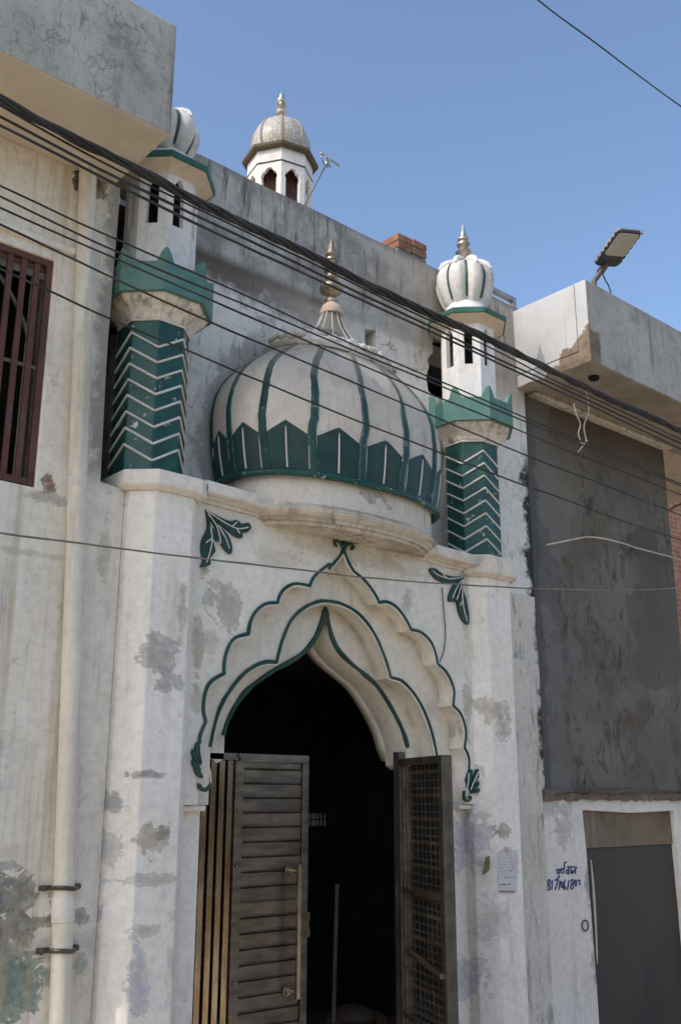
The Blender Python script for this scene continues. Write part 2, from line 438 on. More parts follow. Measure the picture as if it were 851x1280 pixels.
def crackle(n, c, amt, col_=(.09, .09, .085)):
    v = n.t.nodes.new('ShaderNodeTexVoronoi')
    v.feature = 'DISTANCE_TO_EDGE'
    v.inputs['Scale'].default_value = 15.0
    nn = n.t.nodes.new('ShaderNodeTexNoise')
    nn.inputs['Scale'].default_value = 7.0
    nn.inputs['Detail'].default_value = 7
    n.put(nn.inputs['Vector'], n.pos)
    n.put(v.inputs['Vector'], n.vm('ADD', n.vm('MULTIPLY', n.pos, (1, 1, .75)), n.vm('MULTIPLY', nn.outputs['Color'], (.26, .26, .26))))
    k = n.math('MULTIPLY', n.rng(v.outputs['Distance'], .07, .0), n.rng(n.noise(3.5, 8, .75, off=(2, 2, 2)), .44, .62))
    sv = n.vm('MULTIPLY', n.pos, (14, 14, 2.2))
    k2 = n.math('MULTIPLY', n.rng(n.noise(1.5, 9, .75, vec=sv, off=(8, 0, 0)), .57, .68), .9)
    return n.mix(n.math('MULTIPLY', n.math('MAXIMUM', k, k2), amt), c, col_)


def conc_extra(n, c):
    c = crackle(n, c, .62)
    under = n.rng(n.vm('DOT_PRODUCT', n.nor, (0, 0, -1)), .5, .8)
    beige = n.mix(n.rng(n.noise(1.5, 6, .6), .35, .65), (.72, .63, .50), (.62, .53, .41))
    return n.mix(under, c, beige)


M['balcony_left'] = plaster('mouldy_concrete', (.53, .515, .455), (.40, .385, .335), dirt=(.085, .085, .08), dirt_amt=.6, streak=.6,
                            crack=.2, speck=.9, bump=.55, extra=conc_extra)


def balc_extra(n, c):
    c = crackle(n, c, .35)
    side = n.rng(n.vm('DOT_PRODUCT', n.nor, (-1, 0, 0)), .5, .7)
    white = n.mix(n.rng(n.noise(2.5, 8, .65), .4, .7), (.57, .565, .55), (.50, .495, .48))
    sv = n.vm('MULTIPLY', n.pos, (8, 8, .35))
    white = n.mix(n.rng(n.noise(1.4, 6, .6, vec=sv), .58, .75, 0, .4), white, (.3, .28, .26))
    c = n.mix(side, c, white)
    # plaster lost along the lower outer corner
    k = n.math('ADD', n.math('ADD', n.math('MULTIPLY', n.math('SUBTRACT', n.z, 6.15), 1.0),
                             n.math('MULTIPLY', n.math('ADD', n.y, .4), .62)),
               n.math('MULTIPLY', n.math('SUBTRACT', n.noise(6, 8, .7), .5), .30))
    lost = n.math('MULTIPLY', n.rng(k, .335, .315), n.rng(n.math('ADD', n.x, n.math('MULTIPLY', n.noise(8, 7, .7), .12)), 7.12, 7.09))
    rim = n.rng(n.math('ADD', n.z, n.math('MULTIPLY', n.noise(8, 8, .7), .06)), 6.20, 6.18)
    lost = n.math('MAXIMUM', lost, rim)
    c = n.mix(lost, c, n.mix(n.rng(n.noise(9, 6, .6), .35, .65), (.27, .205, .145), (.17, .13, .09)))
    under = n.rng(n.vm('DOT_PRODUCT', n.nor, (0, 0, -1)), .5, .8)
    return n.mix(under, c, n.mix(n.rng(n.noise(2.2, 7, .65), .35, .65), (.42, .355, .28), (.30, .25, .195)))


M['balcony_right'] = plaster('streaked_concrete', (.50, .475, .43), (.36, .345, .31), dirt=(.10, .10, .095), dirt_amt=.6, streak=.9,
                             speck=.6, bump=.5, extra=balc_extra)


def render_extra(n, c):
    sv = n.vm('MULTIPLY', n.pos, (2.4, 2.4, 1.3))
    k = n.noise(2.6, 9, .74, vec=sv, dist=1.2)
    c = n.mix(n.rng(k, .50, .64, 0, .7), c, (.035, .031, .027))
    k2 = n.noise(1.3, 9, .7, vec=sv, dist=.8, off=(4, 0, 6))
    c = n.mix(n.rng(k2, .46, .64, 0, .7), c, (.175, .168, .158))
    k3 = n.noise(1.1, 5, .6, off=(14, 0, 6))
    c = n.mix(n.rng(k3, .48, .66, 0, .5), c, (.085, .062, .043))
    pv = n.t.nodes.new('ShaderNodeTexVoronoi')
    pv.inputs['Scale'].default_value = 1.15
    wq = n.t.nodes.new('ShaderNodeTexNoise')
    wq.inputs['Scale'].default_value = 1.6
    wq.inputs['Detail'].default_value = 4
    n.put(wq.inputs['Vector'], n.pos)
    n.put(pv.inputs['Vector'], n.vm('ADD', n.vm('MULTIPLY', n.pos, (1, 1, .8)), n.vm('MULTIPLY', wq.outputs['Color'], (.9, .9, .9))))
    sx = n.t.nodes.new('ShaderNodeSeparateXYZ')
    n.t.links.new(pv.outputs['Color'], sx.inputs[0])
    c = n.mix(n.rng(sx.outputs[0], .55, .75, 0, .42), c, (.20, .19, .165))
    c = n.mix(n.rng(sx.outputs[1], .6, .8, 0, .42), c, (.05, .045, .038))
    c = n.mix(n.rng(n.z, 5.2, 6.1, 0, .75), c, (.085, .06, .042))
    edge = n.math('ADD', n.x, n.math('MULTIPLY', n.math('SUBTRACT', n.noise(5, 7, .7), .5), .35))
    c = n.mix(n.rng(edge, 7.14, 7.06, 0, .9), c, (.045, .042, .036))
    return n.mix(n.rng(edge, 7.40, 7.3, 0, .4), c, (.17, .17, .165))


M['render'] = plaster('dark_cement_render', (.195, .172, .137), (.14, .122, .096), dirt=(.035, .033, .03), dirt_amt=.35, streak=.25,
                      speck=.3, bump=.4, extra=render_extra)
M['whitebase'] = plaster('limewashed_base', (.88, .82, .735), (.80, .74, .655), dirt_amt=.35, streak=.3, speck=.8, crack=.15,
                         patches=[(7.05, 2.44, .25, .12, (.42, .38, .33), .55), (7.2, 2.25, .10, .12, (.42, .37, .31), .55),
                                  (7.55, 1.75, .07, .16, (.26, .24, .2), .7), (7.56, 1.3, .06, .3, (.34, .31, .26), .6)])


def strip_extra(n, c):
    sv = n.vm('MULTIPLY', n.pos, (7, 7, 1.7))
    k = n.noise(2.2, 9, .74, vec=sv, dist=.6)
    c = n.mix(n.rng(k, .54, .64, 0, .5), c, (.15, .14, .125))
    e = n.math('ADD', n.x, n.math('MULTIPLY', n.math('SUBTRACT', n.noise(3, 8, .75), .5), .5))
    return n.mix(n.math('MULTIPLY', n.rng(e, 6.93, 7.02), n.rng(n.z, 5.6, 5.0)), c, (.05, .047, .04))


M['strip'] = plaster('scuffed_limewash', (.76, .70, .60), (.64, .58, .49), dirt_amt=.4, streak=.4, speck=.6, bump=.6, extra=strip_extra)
M['shutter'] = plaster('dark_sheet_panel', (.046, .044, .043), (.036, .035, .034), dirt=(.085, .078, .072), dirt_amt=.35, streak=.3, speck=.1,
                       bump=.1, rough=.6)
M['lintelpanel'] = plaster('brown_stained_panel', (.20, .15, .10), (.115, .082, .055), dirt=(.30, .26, .20), dirt_amt=.3, streak=1.0,
                           speck=.2, bump=.2)
M['ledge'] = plaster('broken_mortar', (.24, .20, .155), (.13, .10, .08), dirt=(.06, .05, .04), dirt_amt=.7, streak=.1, bump=1.0)


def brick(name, c1, c2, mortar, sunlit=False):
    n = NT(name)
    b = n.t.nodes.new('ShaderNodeTexBrick')
    # wrap the courses round corners: use x+y along, z up
    cx = n.t.nodes.new('ShaderNodeCombineXYZ')
    n.put(cx.inputs[0], n.math('ADD', n.x, n.y))
    n.put(cx.inputs[1], n.z)
    wob = n.vm('ADD', cx.outputs[0], n.vm('MULTIPLY', n.t.nodes.new('ShaderNodeTexNoise').outputs['Color'], (.0, .0, .0)))
    n.put(b.inputs['Vector'], wob)
    b.inputs['Color1'].default_value = (*c1, 1)
    b.inputs['Color2'].default_value = (*c2, 1)
    b.inputs['Mortar'].default_value = (*mortar, 1)
    b.inputs['Scale'].default_value = 1.0
    b.inputs['Mortar Size'].default_value = .008
    b.inputs['Brick Width'].default_value = .23
    b.inputs['Row Height'].default_value = .078
    c = n.mix(n.rng(n.noise(9, 7, .7), .4, .75, 0, .6), b.outputs[0], (.10, .055, .035))
    c = n.mix(n.rng(n.noise(2, 7, .7, off=(3, 3, 3)), .5, .75, 0, .5), c, mortar)
    h = n.math('ADD', n.math('MULTIPLY', b.outputs[1], -1.0), n.math('MULTIPLY', n.noise(25, 5, .7), .7))
    return n.out(c, .95, 0, n.bump(h, .8, .015), .1)


M['brick'] = brick('red_brick', (.50, .215, .125), (.40, .16, .095), (.44, .37, .29))
M['oldbrick'] = brick('old_brick', (.36, .165, .105), (.27, .12, .08), (.33, .28, .22))
M['rubble'] = plaster('rubble_mortar', (.33, .30, .255), (.22, .19, .155), dirt=(.08, .07, .06), dirt_amt=.7, streak=.1, bump=1.2, speck=1)


def road_mat():
    n = NT('dusty_concrete_road')
    c = n.mix(n.rng(n.noise(.8, 8, .65), .35, .65), (.60, .50, .37), (.52, .43, .31))
    c = n.mix(n.rng(n.noise(30, 6, .7), .45, .7, 0, .35), c, (.3, .26, .2))
    return n.out(c, .95, 0, n.bump(n.noise(40, 5, .7), .5, .02), .1)


M['road'] = road_mat()
M['added_wall'] = plaster('added_wall_brown', (.12, .075, .045), (.08, .055, .03), dirt_amt=.3, streak=.3)


def tile_mat():
    n = NT('broken_white_tile')
    b = n.t.nodes.new('ShaderNodeTexBrick')
    cx = n.t.nodes.new('ShaderNodeCombineXYZ')
    ang = n.math('ARCTAN2', n.math('SUBTRACT', n.y, 4.5), n.math('SUBTRACT', n.x, 7.16))
    n.put(cx.inputs[0], n.math('MULTIPLY', ang, .36))
    n.put(cx.inputs[1], n.z)
    n.put(b.inputs['Vector'], cx.outputs[0])
    b.offset = 0.0
    b.inputs['Color1'].default_value = (.62, .60, .55, 1)
    b.inputs['Color2'].default_value = (.44, .41, .35, 1)
    b.inputs['Mortar'].default_value = (.40, .34, .26, 1)
    b.inputs['Scale'].default_value = 1.0
    b.inputs['Mortar Size'].default_value = .0045
    b.inputs['Brick Width'].default_value = .05
    b.inputs['Row Height'].default_value = .05
    c = n.mix(n.rng(n.noise(5, 7, .7), .45, .75, 0, .45), b.outputs[0], (.33, .26, .17))
    return n.out(c, .35, 0, n.bump(n.math('MULTIPLY', b.outputs[1], -1.0), .4, .01), .4)


M['tile'] = tile_mat()
M['eavestone'] = plaster('mouldy_eave_stone', (.13, .105, .07), (.075, .06, .04), dirt=(.045, .04, .03), dirt_amt=.7, streak=.4, bump=.7)
M['stone'] = plaster('stained_stone', (.42, .36, .28), (.28, .235, .175), dirt=(.08, .07, .05), dirt_amt=.7, streak=.5, bump=.6)


# ------------------------------------------------------------------ mesh helpers
class MB:
    def __init__(s):
        s.bm = bmesh.new()

    def face(s, vs):
        try:
            return s.bm.faces.new(vs)
        except ValueError:
            return None

    def box(s, x0, x1, y0, y1, z0, z1, mat=None):
        p = [(x, y, z) for z in (z0, z1) for y in (y0, y1) for x in (x0, x1)]
        v = [s.bm.verts.new(mat @ Vector(q) if mat else q) for q in p]
        for f in ((0, 2, 3, 1), (4, 5, 7, 6), (0, 1, 5, 4), (2, 6, 7, 3), (1, 3, 7, 5), (0, 4, 6, 2)):
            s.face([v[i] for i in f])
        return s

    def loft(s, rings, cap=True, closed=True):
        vr = [[s.bm.verts.new(p) for p in r] for r in rings]
        n = len(vr[0])
        for a, b in zip(vr, vr[1:]):
            for i in range(n if closed else n-1):
                j = (i+1) % n
                s.face([a[i], a[j], b[j], b[i]])
        if cap and closed:
            s.face(list(reversed(vr[0])))
            s.face(vr[-1])
        return s

    def lathe(s, prof, n=32, c=(0, 0), sx=1.0, sy=1.0, rot=0.0, power=2.0, cap=True):
        rings = []
        for r, z in prof:
            ring = []
            for i in range(n):
                a = 2*math.pi*i/n+rot
                ca, sa = math.cos(a), math.sin(a)
                k = 1.0
                if power != 2.0:
                    k = (abs(ca)**power+abs(sa)**power)**(-1/power)
                ring.append((c[0]+r*sx*k*ca, c[1]+r*sy*k*sa, z))
            rings.append(ring)
        return s.loft(rings, cap)

    def tube(s, pts, r, n=8, flat=None, cap=True):
        """round bar through points; r number or list"""
        pts = [Vector(p) for p in pts]
        k = len(pts)
        rr = r if isinstance(r, (list, tuple)) else [r]*k
        rings = []
        prev = None
        for i, p in enumerate(pts):
            t = (pts[min(i+1, k-1)]-pts[max(i-1, 0)])
            if t.length < 1e-9:
                t = Vector((0, 0, 1))
            t.normalize()
            if prev is None:
                u = t.cross(Vector((0, 1, 0)))
                if u.length < .05:
                    u = t.cross(Vector((1, 0, 0)))
            else:
                u = prev-t*prev.dot(t)
            u.normalize()
            prev = u
            v = t.cross(u)
            rings.append([p+(u*math.cos(2*math.pi*j/n)+v*math.sin(2*math.pi*j/n))*rr[i] for j in range(n)])
        return s.loft(rings, cap)

    def poly(s, pts, off):
        """flat polygon (3-d points) extruded by the vector off"""
        off = Vector(off)
        a = [s.bm.verts.new(p) for p in pts]
        b = [s.bm.verts.new(Vector(p)+off) for p in pts]
        n = len(a)
        s.face(list(reversed(a)))
        s.face(b)
        for i in range(n):
            j = (i+1) % n
            s.face([a[i], a[j], b[j], b[i]])
        return s

    def ball(s, c, r, n=12, sq=(1, 1, 1)):
        rings = []
        for i in range(1, n):
            t = math.pi*i/n
            rings.append([(c[0]+r*sq[0]*math.sin(t)*math.cos(2*math.pi*j/n), c[1]+r*sq[1]*math.sin(t)*math.sin(2*math.pi*j/n),
                           c[2]-r*sq[2]*math.cos(t)) for j in range(n)])
        return s.loft(rings)

    def build(s, name, mat, parent=None, smooth=False, bevel=0.0, seg=2, wob=0.0, local=False):
        bmesh.ops.recalc_face_normals(s.bm, faces=s.bm.faces)
        if wob:
            for v in s.bm.verts:
                d = mnoise.noise_vector(v.co*2.3)+mnoise.noise_vector(v.co*7.0)*.5
                v.co += d*wob
        me = bpy.data.meshes.new(name)
        s.bm.to_mesh(me)
        s.bm.free()
        return link(name, me, mat, parent, smooth, bevel, seg, local)


def link(name, me, mat, parent=None, smooth=False, bevel=0.0, seg=2, local=False):
    if smooth:
        me.polygons.foreach_set('use_smooth', [True]*len(me.polygons))
    me.materials.append(M[mat] if isinstance(mat, str) else mat)
    o = bpy.data.objects.new(name, me)
    col.objects.link(o)
    if smooth:
        es = o.modifiers.new('split', 'EDGE_SPLIT')
        es.split_angle = R(38)
    if bevel:
        b = o.modifiers.new('bevel', 'BEVEL')
        b.width = bevel
        b.segments = seg
        b.limit_method = 'ANGLE'
        b.angle_limit = R(35)
    if parent:
        o.parent = parent
        if not local:
            o.matrix_parent_inverse = world_of(parent).inverted()
    return o


def world_of(o):
    mt = Matrix.Translation(o.location)
    while o.parent:
        mt = Matrix.Translation(o.parent.location) @ o.matrix_parent_inverse @ mt
        o = o.parent
    return mt


def empty(name, loc=(0, 0, 0), parent=None):
    o = bpy.data.objects.new(name, None)
    col.objects.link(o)
    o.location = loc
    o.empty_display_size = .2
    if parent:
        o.parent = parent
        o.matrix_parent_inverse = Matrix.Translation(parent.location).inverted()
    return o


def tag(o, label=None, cat=None, group=None, kind=None):
    for k, v in (('label', label), ('category', cat), ('group', group), ('kind', kind)):
        if v:
            o[k] = v
    return o


def panel(name, splines, y0, y1, mat, parent, bevel=0.0):
    """outline(s) in X,Z (later ones are holes) made into a slab between the planes y0 and y1"""
    cu = bpy.data.curves.new('outline', 'CURVE')
    cu.dimensions = '2D'
    cu.fill_mode = 'BOTH'
    cu.extrude = abs(y1-y0)/2
    for sp in splines:
        k = cu.splines.new('POLY')
        k.points.add(len(sp)-1)
        for i, (x, z) in enumerate(sp):
            k.points[i].co = (x, z, 0, 1)
        k.use_cyclic_u = True
    o = bpy.data.objects.new('outline', cu)
    col.objects.link(o)
    dg = bpy.context.evaluated_depsgraph_get()
    me = bpy.data.meshes.new_from_object(o.evaluated_get(dg))
    bpy.data.objects.remove(o)
    bpy.data.curves.remove(cu)
    yc = (y0+y1)/2
    me.materials.clear()
    for v in me.vertices:
        x, y, z = v.co
        v.co = (x, yc-z, y)
    bm = bmesh.new()
    bm.from_mesh(me)
    bmesh.ops.remove_doubles(bm, verts=bm.verts, dist=1e-5)
    bmesh.ops.recalc_face_normals(bm, faces=bm.faces)
    bm.to_mesh(me)
    bm.free()
    me.name = name
    return link(name, me, mat, parent, bevel=bevel)


def smooth_path(pts, k=4):
    """Catmull-Rom through points"""
    pts = [Vector(p) for p in pts]
    out = []
    n = len(pts)
    for i in range(n-1):
        p0, p1, p2, p3 = pts[max(i-1, 0)], pts[i], pts[i+1], pts[min(i+2, n-1)]
        for j in range(k):
            t = j/k
            out.append(.5*((2*p1)+(p2-p0)*t+(2*p0-5*p1+4*p2-p3)*t*t+(3*p1-p0-3*p2+p3)*t**3))
    out.append(pts[-1])
    return out


def crop(pts, ox, oy, s):
    return [(ox+x/s, oy+y/s) for x, y in pts]


def pxs(pts, Y):
    return [at(x, y, Y) for x, y in pts]


# ------------------------------------------------------------------ ground
g = MB()
g.box(-400, 400, -400, 400, -.3, 0)
tag(g.build('road', 'road'), 'dusty pale street in front of the mosque', kind='structure')

m = MB()  # unseen wall, added so the bronze slats mirror something dark
for i in range(10):
    xa = -22+6.0*i
    m.box(xa, xa+5.7, -14.3, -14.0, 0, 4.2)
    m.box(xa+5.7, xa+6.0, -14.35, -13.95, 0, 4.4)
tag(m.build('wall', 'added_wall'), 'tall brown wall added out of view for the door slats to reflect', kind='structure')

# ------------------------------------------------------------------ the mosque
XC = 4.43
YW = .42                                              # parapet wall plane
mosque = empty('mosque', (XC, 0, 0))
tag(mosque, 'white mosque gateway with green ribbed dome, scalloped arch and two corner turrets', 'mosque')
K = 3.655


def A(pts):
    return crop(pts, 220, 660, K)


def B(pts):
    return crop(pts, 410, 660, K)


# arch outlines as arcs between cusps
L1 = [A([(112, 985), (112, 950), (138, 885)]), A([(138, 885), (127, 820), (140, 740), (170, 697), (222, 668)]),
      A([(222, 668), (222, 620), (235, 560), (268, 507), (332, 487)]), A([(332, 487), (340, 435), (365, 385), (410, 350), (465, 345)]),
      A([(465, 345), (475, 310), (500, 278), (545, 258), (612, 268)]), A([(612, 268), (625, 235), (652, 205), (700, 170)])+B([(0, 188), (30, 160), (58, 125), (68, 98)])]
R1 = [B([(68, 98), (85, 150), (110, 195), (150, 230), (190, 275), (215, 315), (229, 345)]), B([(229, 345), (270, 342), (312, 368), (348, 415), (375, 468)]),
      B([(375, 468), (418, 478), (457, 512), (482, 560), (495, 622)]), B([(495, 622), (530, 655), (556, 700), (570, 750), (565, 812)]),
      B([(565, 812), (597, 845), (616, 890), (624, 940), (617, 1005)]), B([(617, 1005), (634, 1040), (638, 1090), (622, 1170)])]
L2 = [A([(158, 1000), (178, 905), (205, 820), (245, 750), (300, 680), (350, 640), (405, 617), (460, 617)]),
      A([(460, 617), (474, 560), (492, 500), (530, 420), (590, 365), (650, 340)])+B([(0, 338), (50, 346)])]
R2 = [B([(50, 346), (110, 375), (162, 422), (210, 490), (245, 570), (268, 635), (282, 686)]),
      B([(282, 686), (330, 700), (380, 748), (420, 810), (450, 880), (475, 960), (492, 1040)])]
L3 = [A([(222, 950), (240, 890), (278, 815), (332, 745), (400, 692), (460, 652), (520, 620), (580, 580), (632, 520), (662, 455), (680, 385)])]
R3 = [[A([(680, 385)])[0], *B([(8, 490), (40, 560), (90, 615), (150, 665), (212, 720), (262, 790), (312, 880), (342, 950), (357, 1004)])]]
D1, D2, D3 = .14, .30, .52


def curve_of(arcs, Y, k=5):
    out = []
    for a in arcs:
        p = smooth_path(pxs(a, Y), k)
        out += p if not out else p[1:]
    return out


c1 = curve_of(L1, 0)+curve_of(R1, 0)[1:]
c2 = curve_of(L2, D1)+curve_of(R2, D1)[1:]
c3 = curve_of(L3, D2)+curve_of(R3, D2)[1:]
XL, XR = 3.13, 5.73
ZS, ZT = 2.455, 4.26


def notch(c, xl, xr, zb, zt, foot=None):
    pts = [(xl, zb)]
    f = foot if foot is not None else zb
    pts.append((c[0].x, f))
    pts += [(p.x, p.z) for p in c if p.z > f+.01]
    pts += [(c[-1].x, f), (xr, f if foot else zb), (xr, zt), (xl, zt)]
    return pts


panel('arch_wall', [notch(c1, XL, XR, ZS, ZT)], 0, D1+.002, 'mosque', mosque, bevel=.006)
panel('arch_recess', [notch(c2, XL+.02, XR-.02, ZS, ZT-.01)], D1, D2+.002, 'arch', mosque, bevel=.005)
# innermost order stops short at small corbels
p3 = [(XL+.04, 2.735), (c3[0].x-.10, 2.735), (c3[0].x-.05, 2.70), (c3[0].x, 2.725)]
p3 += [(p.x, p.z) for p in c3 if p.z > 2.74]
p3 += [(c3[-1].x, 2.725), (c3[-1].x+.05, 2.695), (c3[-1].x+.11, 2.735), (c3[-1].x+.18, 2.69), (c3[-1].x+.27, 2.735), (XR-.04, 2.735), (XR-.04, ZT-.02), (XL+.04, ZT-.02)]
panel('arch_soffit', [p3], D2, D3, 'arch', mosque, bevel=.006)


def outline(name, pts, r, mat, dy):
    m = MB()
    rr = [r*(.85+.3*mnoise.noise(Vector(p)*9)) for p in pts]
    m.tube([Vector((p.x, p.y-dy, p.z)) for p in pts], rr, 8)
    return m.build(name, mat, mosque, smooth=True)


def shifted(c, d):
    """curve moved outwards (away from the opening) by d"""
    out = []
    n = len(c)
    for i, p in enumerate(c):
        t = (c[min(i+1, n-1)]-c[max(i-1, 0)])
        nn = Vector((-t.z, 0, t.x))
        if nn.length < 1e-6:
            nn = Vector((0, 0, 1))
        nn.normalize()
        out.append(p+nn*d)
    return out


outline('arch_outline', shifted([p for p in c1 if p.z > 2.6], .006), .0125, 'greenline', .004)
outline('arch_outline', shifted([p for p in c2 if p.z > 2.66], .006), .013, 'greenline', .004)
outline('arch_outline', shifted(c3, .012), .020, 'greenline', .002)
tip = c3[[p.z for p in c3].index(max(p.z for p in c3))]
m = MB()
m.poly([tip+Vector(q) for q in ((-.03, -.016, -.09), (.035, -.016, -.09), (.03, -.016, 0), (0, -.016, .045), (-.03, -.016, 0))], (0, .02, 0))
m.build('arch_tip', 'greenline', mosque, bevel=.006)
# pale edging inside the green lines
for c, d in ((c1, -.011), (c2, -.012)):
    m = MB()
    m.tube([p+Vector((0, .0, 0)) for p in shifted([q for q in c if q.z > 2.66], d)], .008, 6)
    m.build('arch_edging', 'white', mosque, smooth=True)

# fleur at the apex
m = MB()
ap = max(c1, key=lambda p: p.z)
q = lambda x, z: Vector((ap.x+x, -.012, ap.z+z))
m.tube(smooth_path([q(0, -.03), q(0, .03), q(0, .075), q(0, .105)]), [.012]*4+[.018]*4+[.016]*4+[.003], 8)
for s in (-1, 1):
    m.tube(smooth_path([q(0, -.01), q(s*.03, .035), q(s*.07, .05), q(s*.085, .025), q(s*.065, .01)]), .010, 8)
m.build('fleur_ornament', 'greenline', mosque, smooth=True)

# door jambs below the springing
JL, JR = 3.37, 5.50
for xa, xb, xc, xd in ((3.0, JL, XL, JL-.01), (JR, 5.80, JR+.01, XR)):
    m = MB()
    m.box(xa, xb, .10, .56, 0, ZS-.002)
    m.box(xc, xd, .03, .12, 2.42, ZS-.003)
    m.build('door_jamb', 'pillar', mosque, bevel=.008)
m = MB()
m.box(3.0, 5.86, -.55, 3.0, 0.002, .30)
m.build('doorstep', 'whitebase', mosque, bevel=.015)

# pillars: chamfered front
for (xf0, xf1) in ((2.845, 3.10), (5.748, 6.012)):
    m = MB()
    pts = [(xf0-.115, .50), (xf0-.115, .015), (xf0, -.10), (xf1, -.10), (xf1+.075, -.025), (xf1+.075, .50)]
    zs = [0.0+.6*i for i in range(7)]+[4.24]
    m.loft([[(x, y, z) for x, y in pts] for z in zs])
    m.build('pillar', 'pillar', mosque, bevel=.008)

# caps and cornice
for (xf0, xf1, z0, z1) in ((2.845, 3.10, 4.245, 4.335), (5.748, 6.012, 4.145, 4.285)):
    m = MB()
    o = .055
    pts = [(xf0-.115-o, .50), (xf0-.115-o, -.01), (xf0-.02, -.10-o), (xf1+.03, -.10-o), (xf1+.115, -.075), (xf1+.115, .5)]
    r0 = [(x, y, z0) for x, y in pts]
    r1 = [(x, y, z0+(z1-z0)*.4) for x, y in pts]
    r2 = [(x, y, z1) for x, y in pts]
    cx, cy = sum(p[0] for p in pts)/6, .15
    ri = [((x-cx)*.88+cx, (y-cy)*.86+cy, z0-.025) for x, y in pts]
    m.loft([ri, r0, r1, r2])
    m.build('pillar_cap', 'cap', mosque, bevel=.010, wob=.004)
m = MB()
prof = [(.30, 4.205), (-.012, 4.205), (-.02, 4.222), (-.045, 4.228), (-.05, 4.240), (-.088, 4.244), (-.10, 4.252), (-.105, 4.312), (-.09, 4.325), (.42, 4.33)]
xs = [3.20+.1*i for i in range(25)]+[5.66]
m.loft([[(x, y+.006*mnoise.noise(Vector((x*5, y*3, z*3))), z+.006*mnoise.noise(Vector((x*4, 9, z*7)))+.035-.036*(x-3.2)) for y, z in prof] for x in xs])
m.build('cornice', 'cap', mosque)
m = MB()
m.box(2.74, 6.10, .09, .66, 4.10, 4.285)
m.box(2.74, 6.9, .66, 2.9, 4.12, 4.285)
m.build('terrace_slab', 'cap', mosque)

# parapet wall
wl = at(152, 500, YW).x
slot = [(p.x, p.z) for p in pxs([(456, 411), (470, 413), (470.5, 441), (456.5, 440)], YW)]
hole = [(p.x, p.z) for p in pxs([(545, 416), (540, 428), (541, 440), (534, 449), (536, 458), (532.5, 470), (535, 489), (545, 497), (590, 505), (590, 420)], YW)]
ZP = 7.0


def rough_top(x0, x1, z, n, amp):
    return [(x0+(x1-x0)*i/n, z+amp*mnoise.noise(Vector((i*.37+x0, 2.2, 0)))) for i in range(n+1)]


outl = [(wl, 4.2)]+[(6.99, 4.2)]+list(reversed(rough_top(wl, 6.99, ZP, 30, .012)))
panel('parapet_wall', [outl, slot, hole], YW, YW+.22, 'parapet', mosque, bevel=.006)
# stub behind the left turret: doorway board seen in the gap
m = MB()
m.box(2.56, wl, YW+.10, YW+.14, 5.45, 6.4)
m.build('gap_board', 'rust', mosque)
m = MB()                                               # wall strip right of the turret and the thicker base plaster
stp = [(6.0, 0), (6.0, 4.3), (6.99, 4.3), (6.985, 3.9), (7.0, 3.7), (6.99, 0)]
panel('side_wall', [stp], YW+.002, YW+.22, 'strip', mosque)
bp = [(6.0, 0), (6.0, 3.63), (6.5, 3.64), (6.80, 3.615), (6.855, 3.55), (6.865, 3.2), (6.87, 2.9), (6.885, 2.55), (6.885, 2.4), (6.88, 0)]
panel('base_plaster', [bp], YW-.06, YW+.01, 'strip', mosque, bevel=.012)
m.bm.free()

# body: closed room behind the gate, roof
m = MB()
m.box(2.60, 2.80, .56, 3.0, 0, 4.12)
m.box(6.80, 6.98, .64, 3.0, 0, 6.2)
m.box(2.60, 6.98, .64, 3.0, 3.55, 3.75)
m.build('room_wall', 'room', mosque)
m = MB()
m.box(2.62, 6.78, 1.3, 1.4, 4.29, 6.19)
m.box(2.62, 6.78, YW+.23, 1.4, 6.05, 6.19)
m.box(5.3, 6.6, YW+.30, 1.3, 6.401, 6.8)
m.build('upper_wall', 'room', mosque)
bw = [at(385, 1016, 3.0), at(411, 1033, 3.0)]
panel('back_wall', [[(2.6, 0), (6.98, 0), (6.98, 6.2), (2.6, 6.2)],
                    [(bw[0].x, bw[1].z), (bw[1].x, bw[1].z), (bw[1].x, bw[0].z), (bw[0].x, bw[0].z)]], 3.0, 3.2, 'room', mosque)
m = MB()
nb = 6
for i in range(nb+1):
    x = bw[0].x+(bw[1].x-bw[0].x)*i/nb
    m.box(x-.006, x+.006, 3.05, 3.062, bw[1].z, bw[0].z)
for k in range(3):
    z = bw[1].z+(bw[0].z-bw[1].z)*(k/2)
    m.box(bw[0].x, bw[1].x, 3.047, 3.05, z-.006, z+.006)
m.build('window_grille', 'darksteel', mosque)
m = MB()
m.box(2.60, 6.98, .645, 3.2, 6.2, 6.4)
m.build('roof_slab', 'stone', mosque)
m = MB()                                               # front wall between the arch orders and the room
panel('inner_wall', [[(2.6, 2.76), (c3[0].x-.05, 2.76)]+[(p.x, p.z) for p in c3 if p.z > 2.78]+[(c3[-1].x+.05, 2.76), (6.9, 2.76), (6.9, 4.1), (2.6, 4.1)]],
      D3-.002, D3+.10, 'arch', mosque)
m.box(2.6, 3.2, .565, .62, 0, 2.75)
m.build('front_return', 'room', mosque)
m = MB()
m.box(5.7, 6.9, .565, .62, 0, 2.75)
m.build('front_return', 'room', mosque)


# leaf ornaments
def lobe(m, pts, thick=.02):
    p = smooth_path(pts+[pts[0]], 3)[:-1]
    m.poly([Vector((v.x, -.001, v.z)) for v in p], (0, -thick, 0))


def leaf(lobes, veins):
    m = MB()
    for l in lobes:
        lobe(m, l)
    o = m.build('leaf_ornament', 'greenline', mosque, bevel=.006)
    v = MB()
    for ln in veins:
        v.tube([Vector((p.x, -.022, p.z)) for p in smooth_path(ln, 4)], .0042, 6)
    v.build('leaf_vein', 'white', o, smooth=True)
    return o


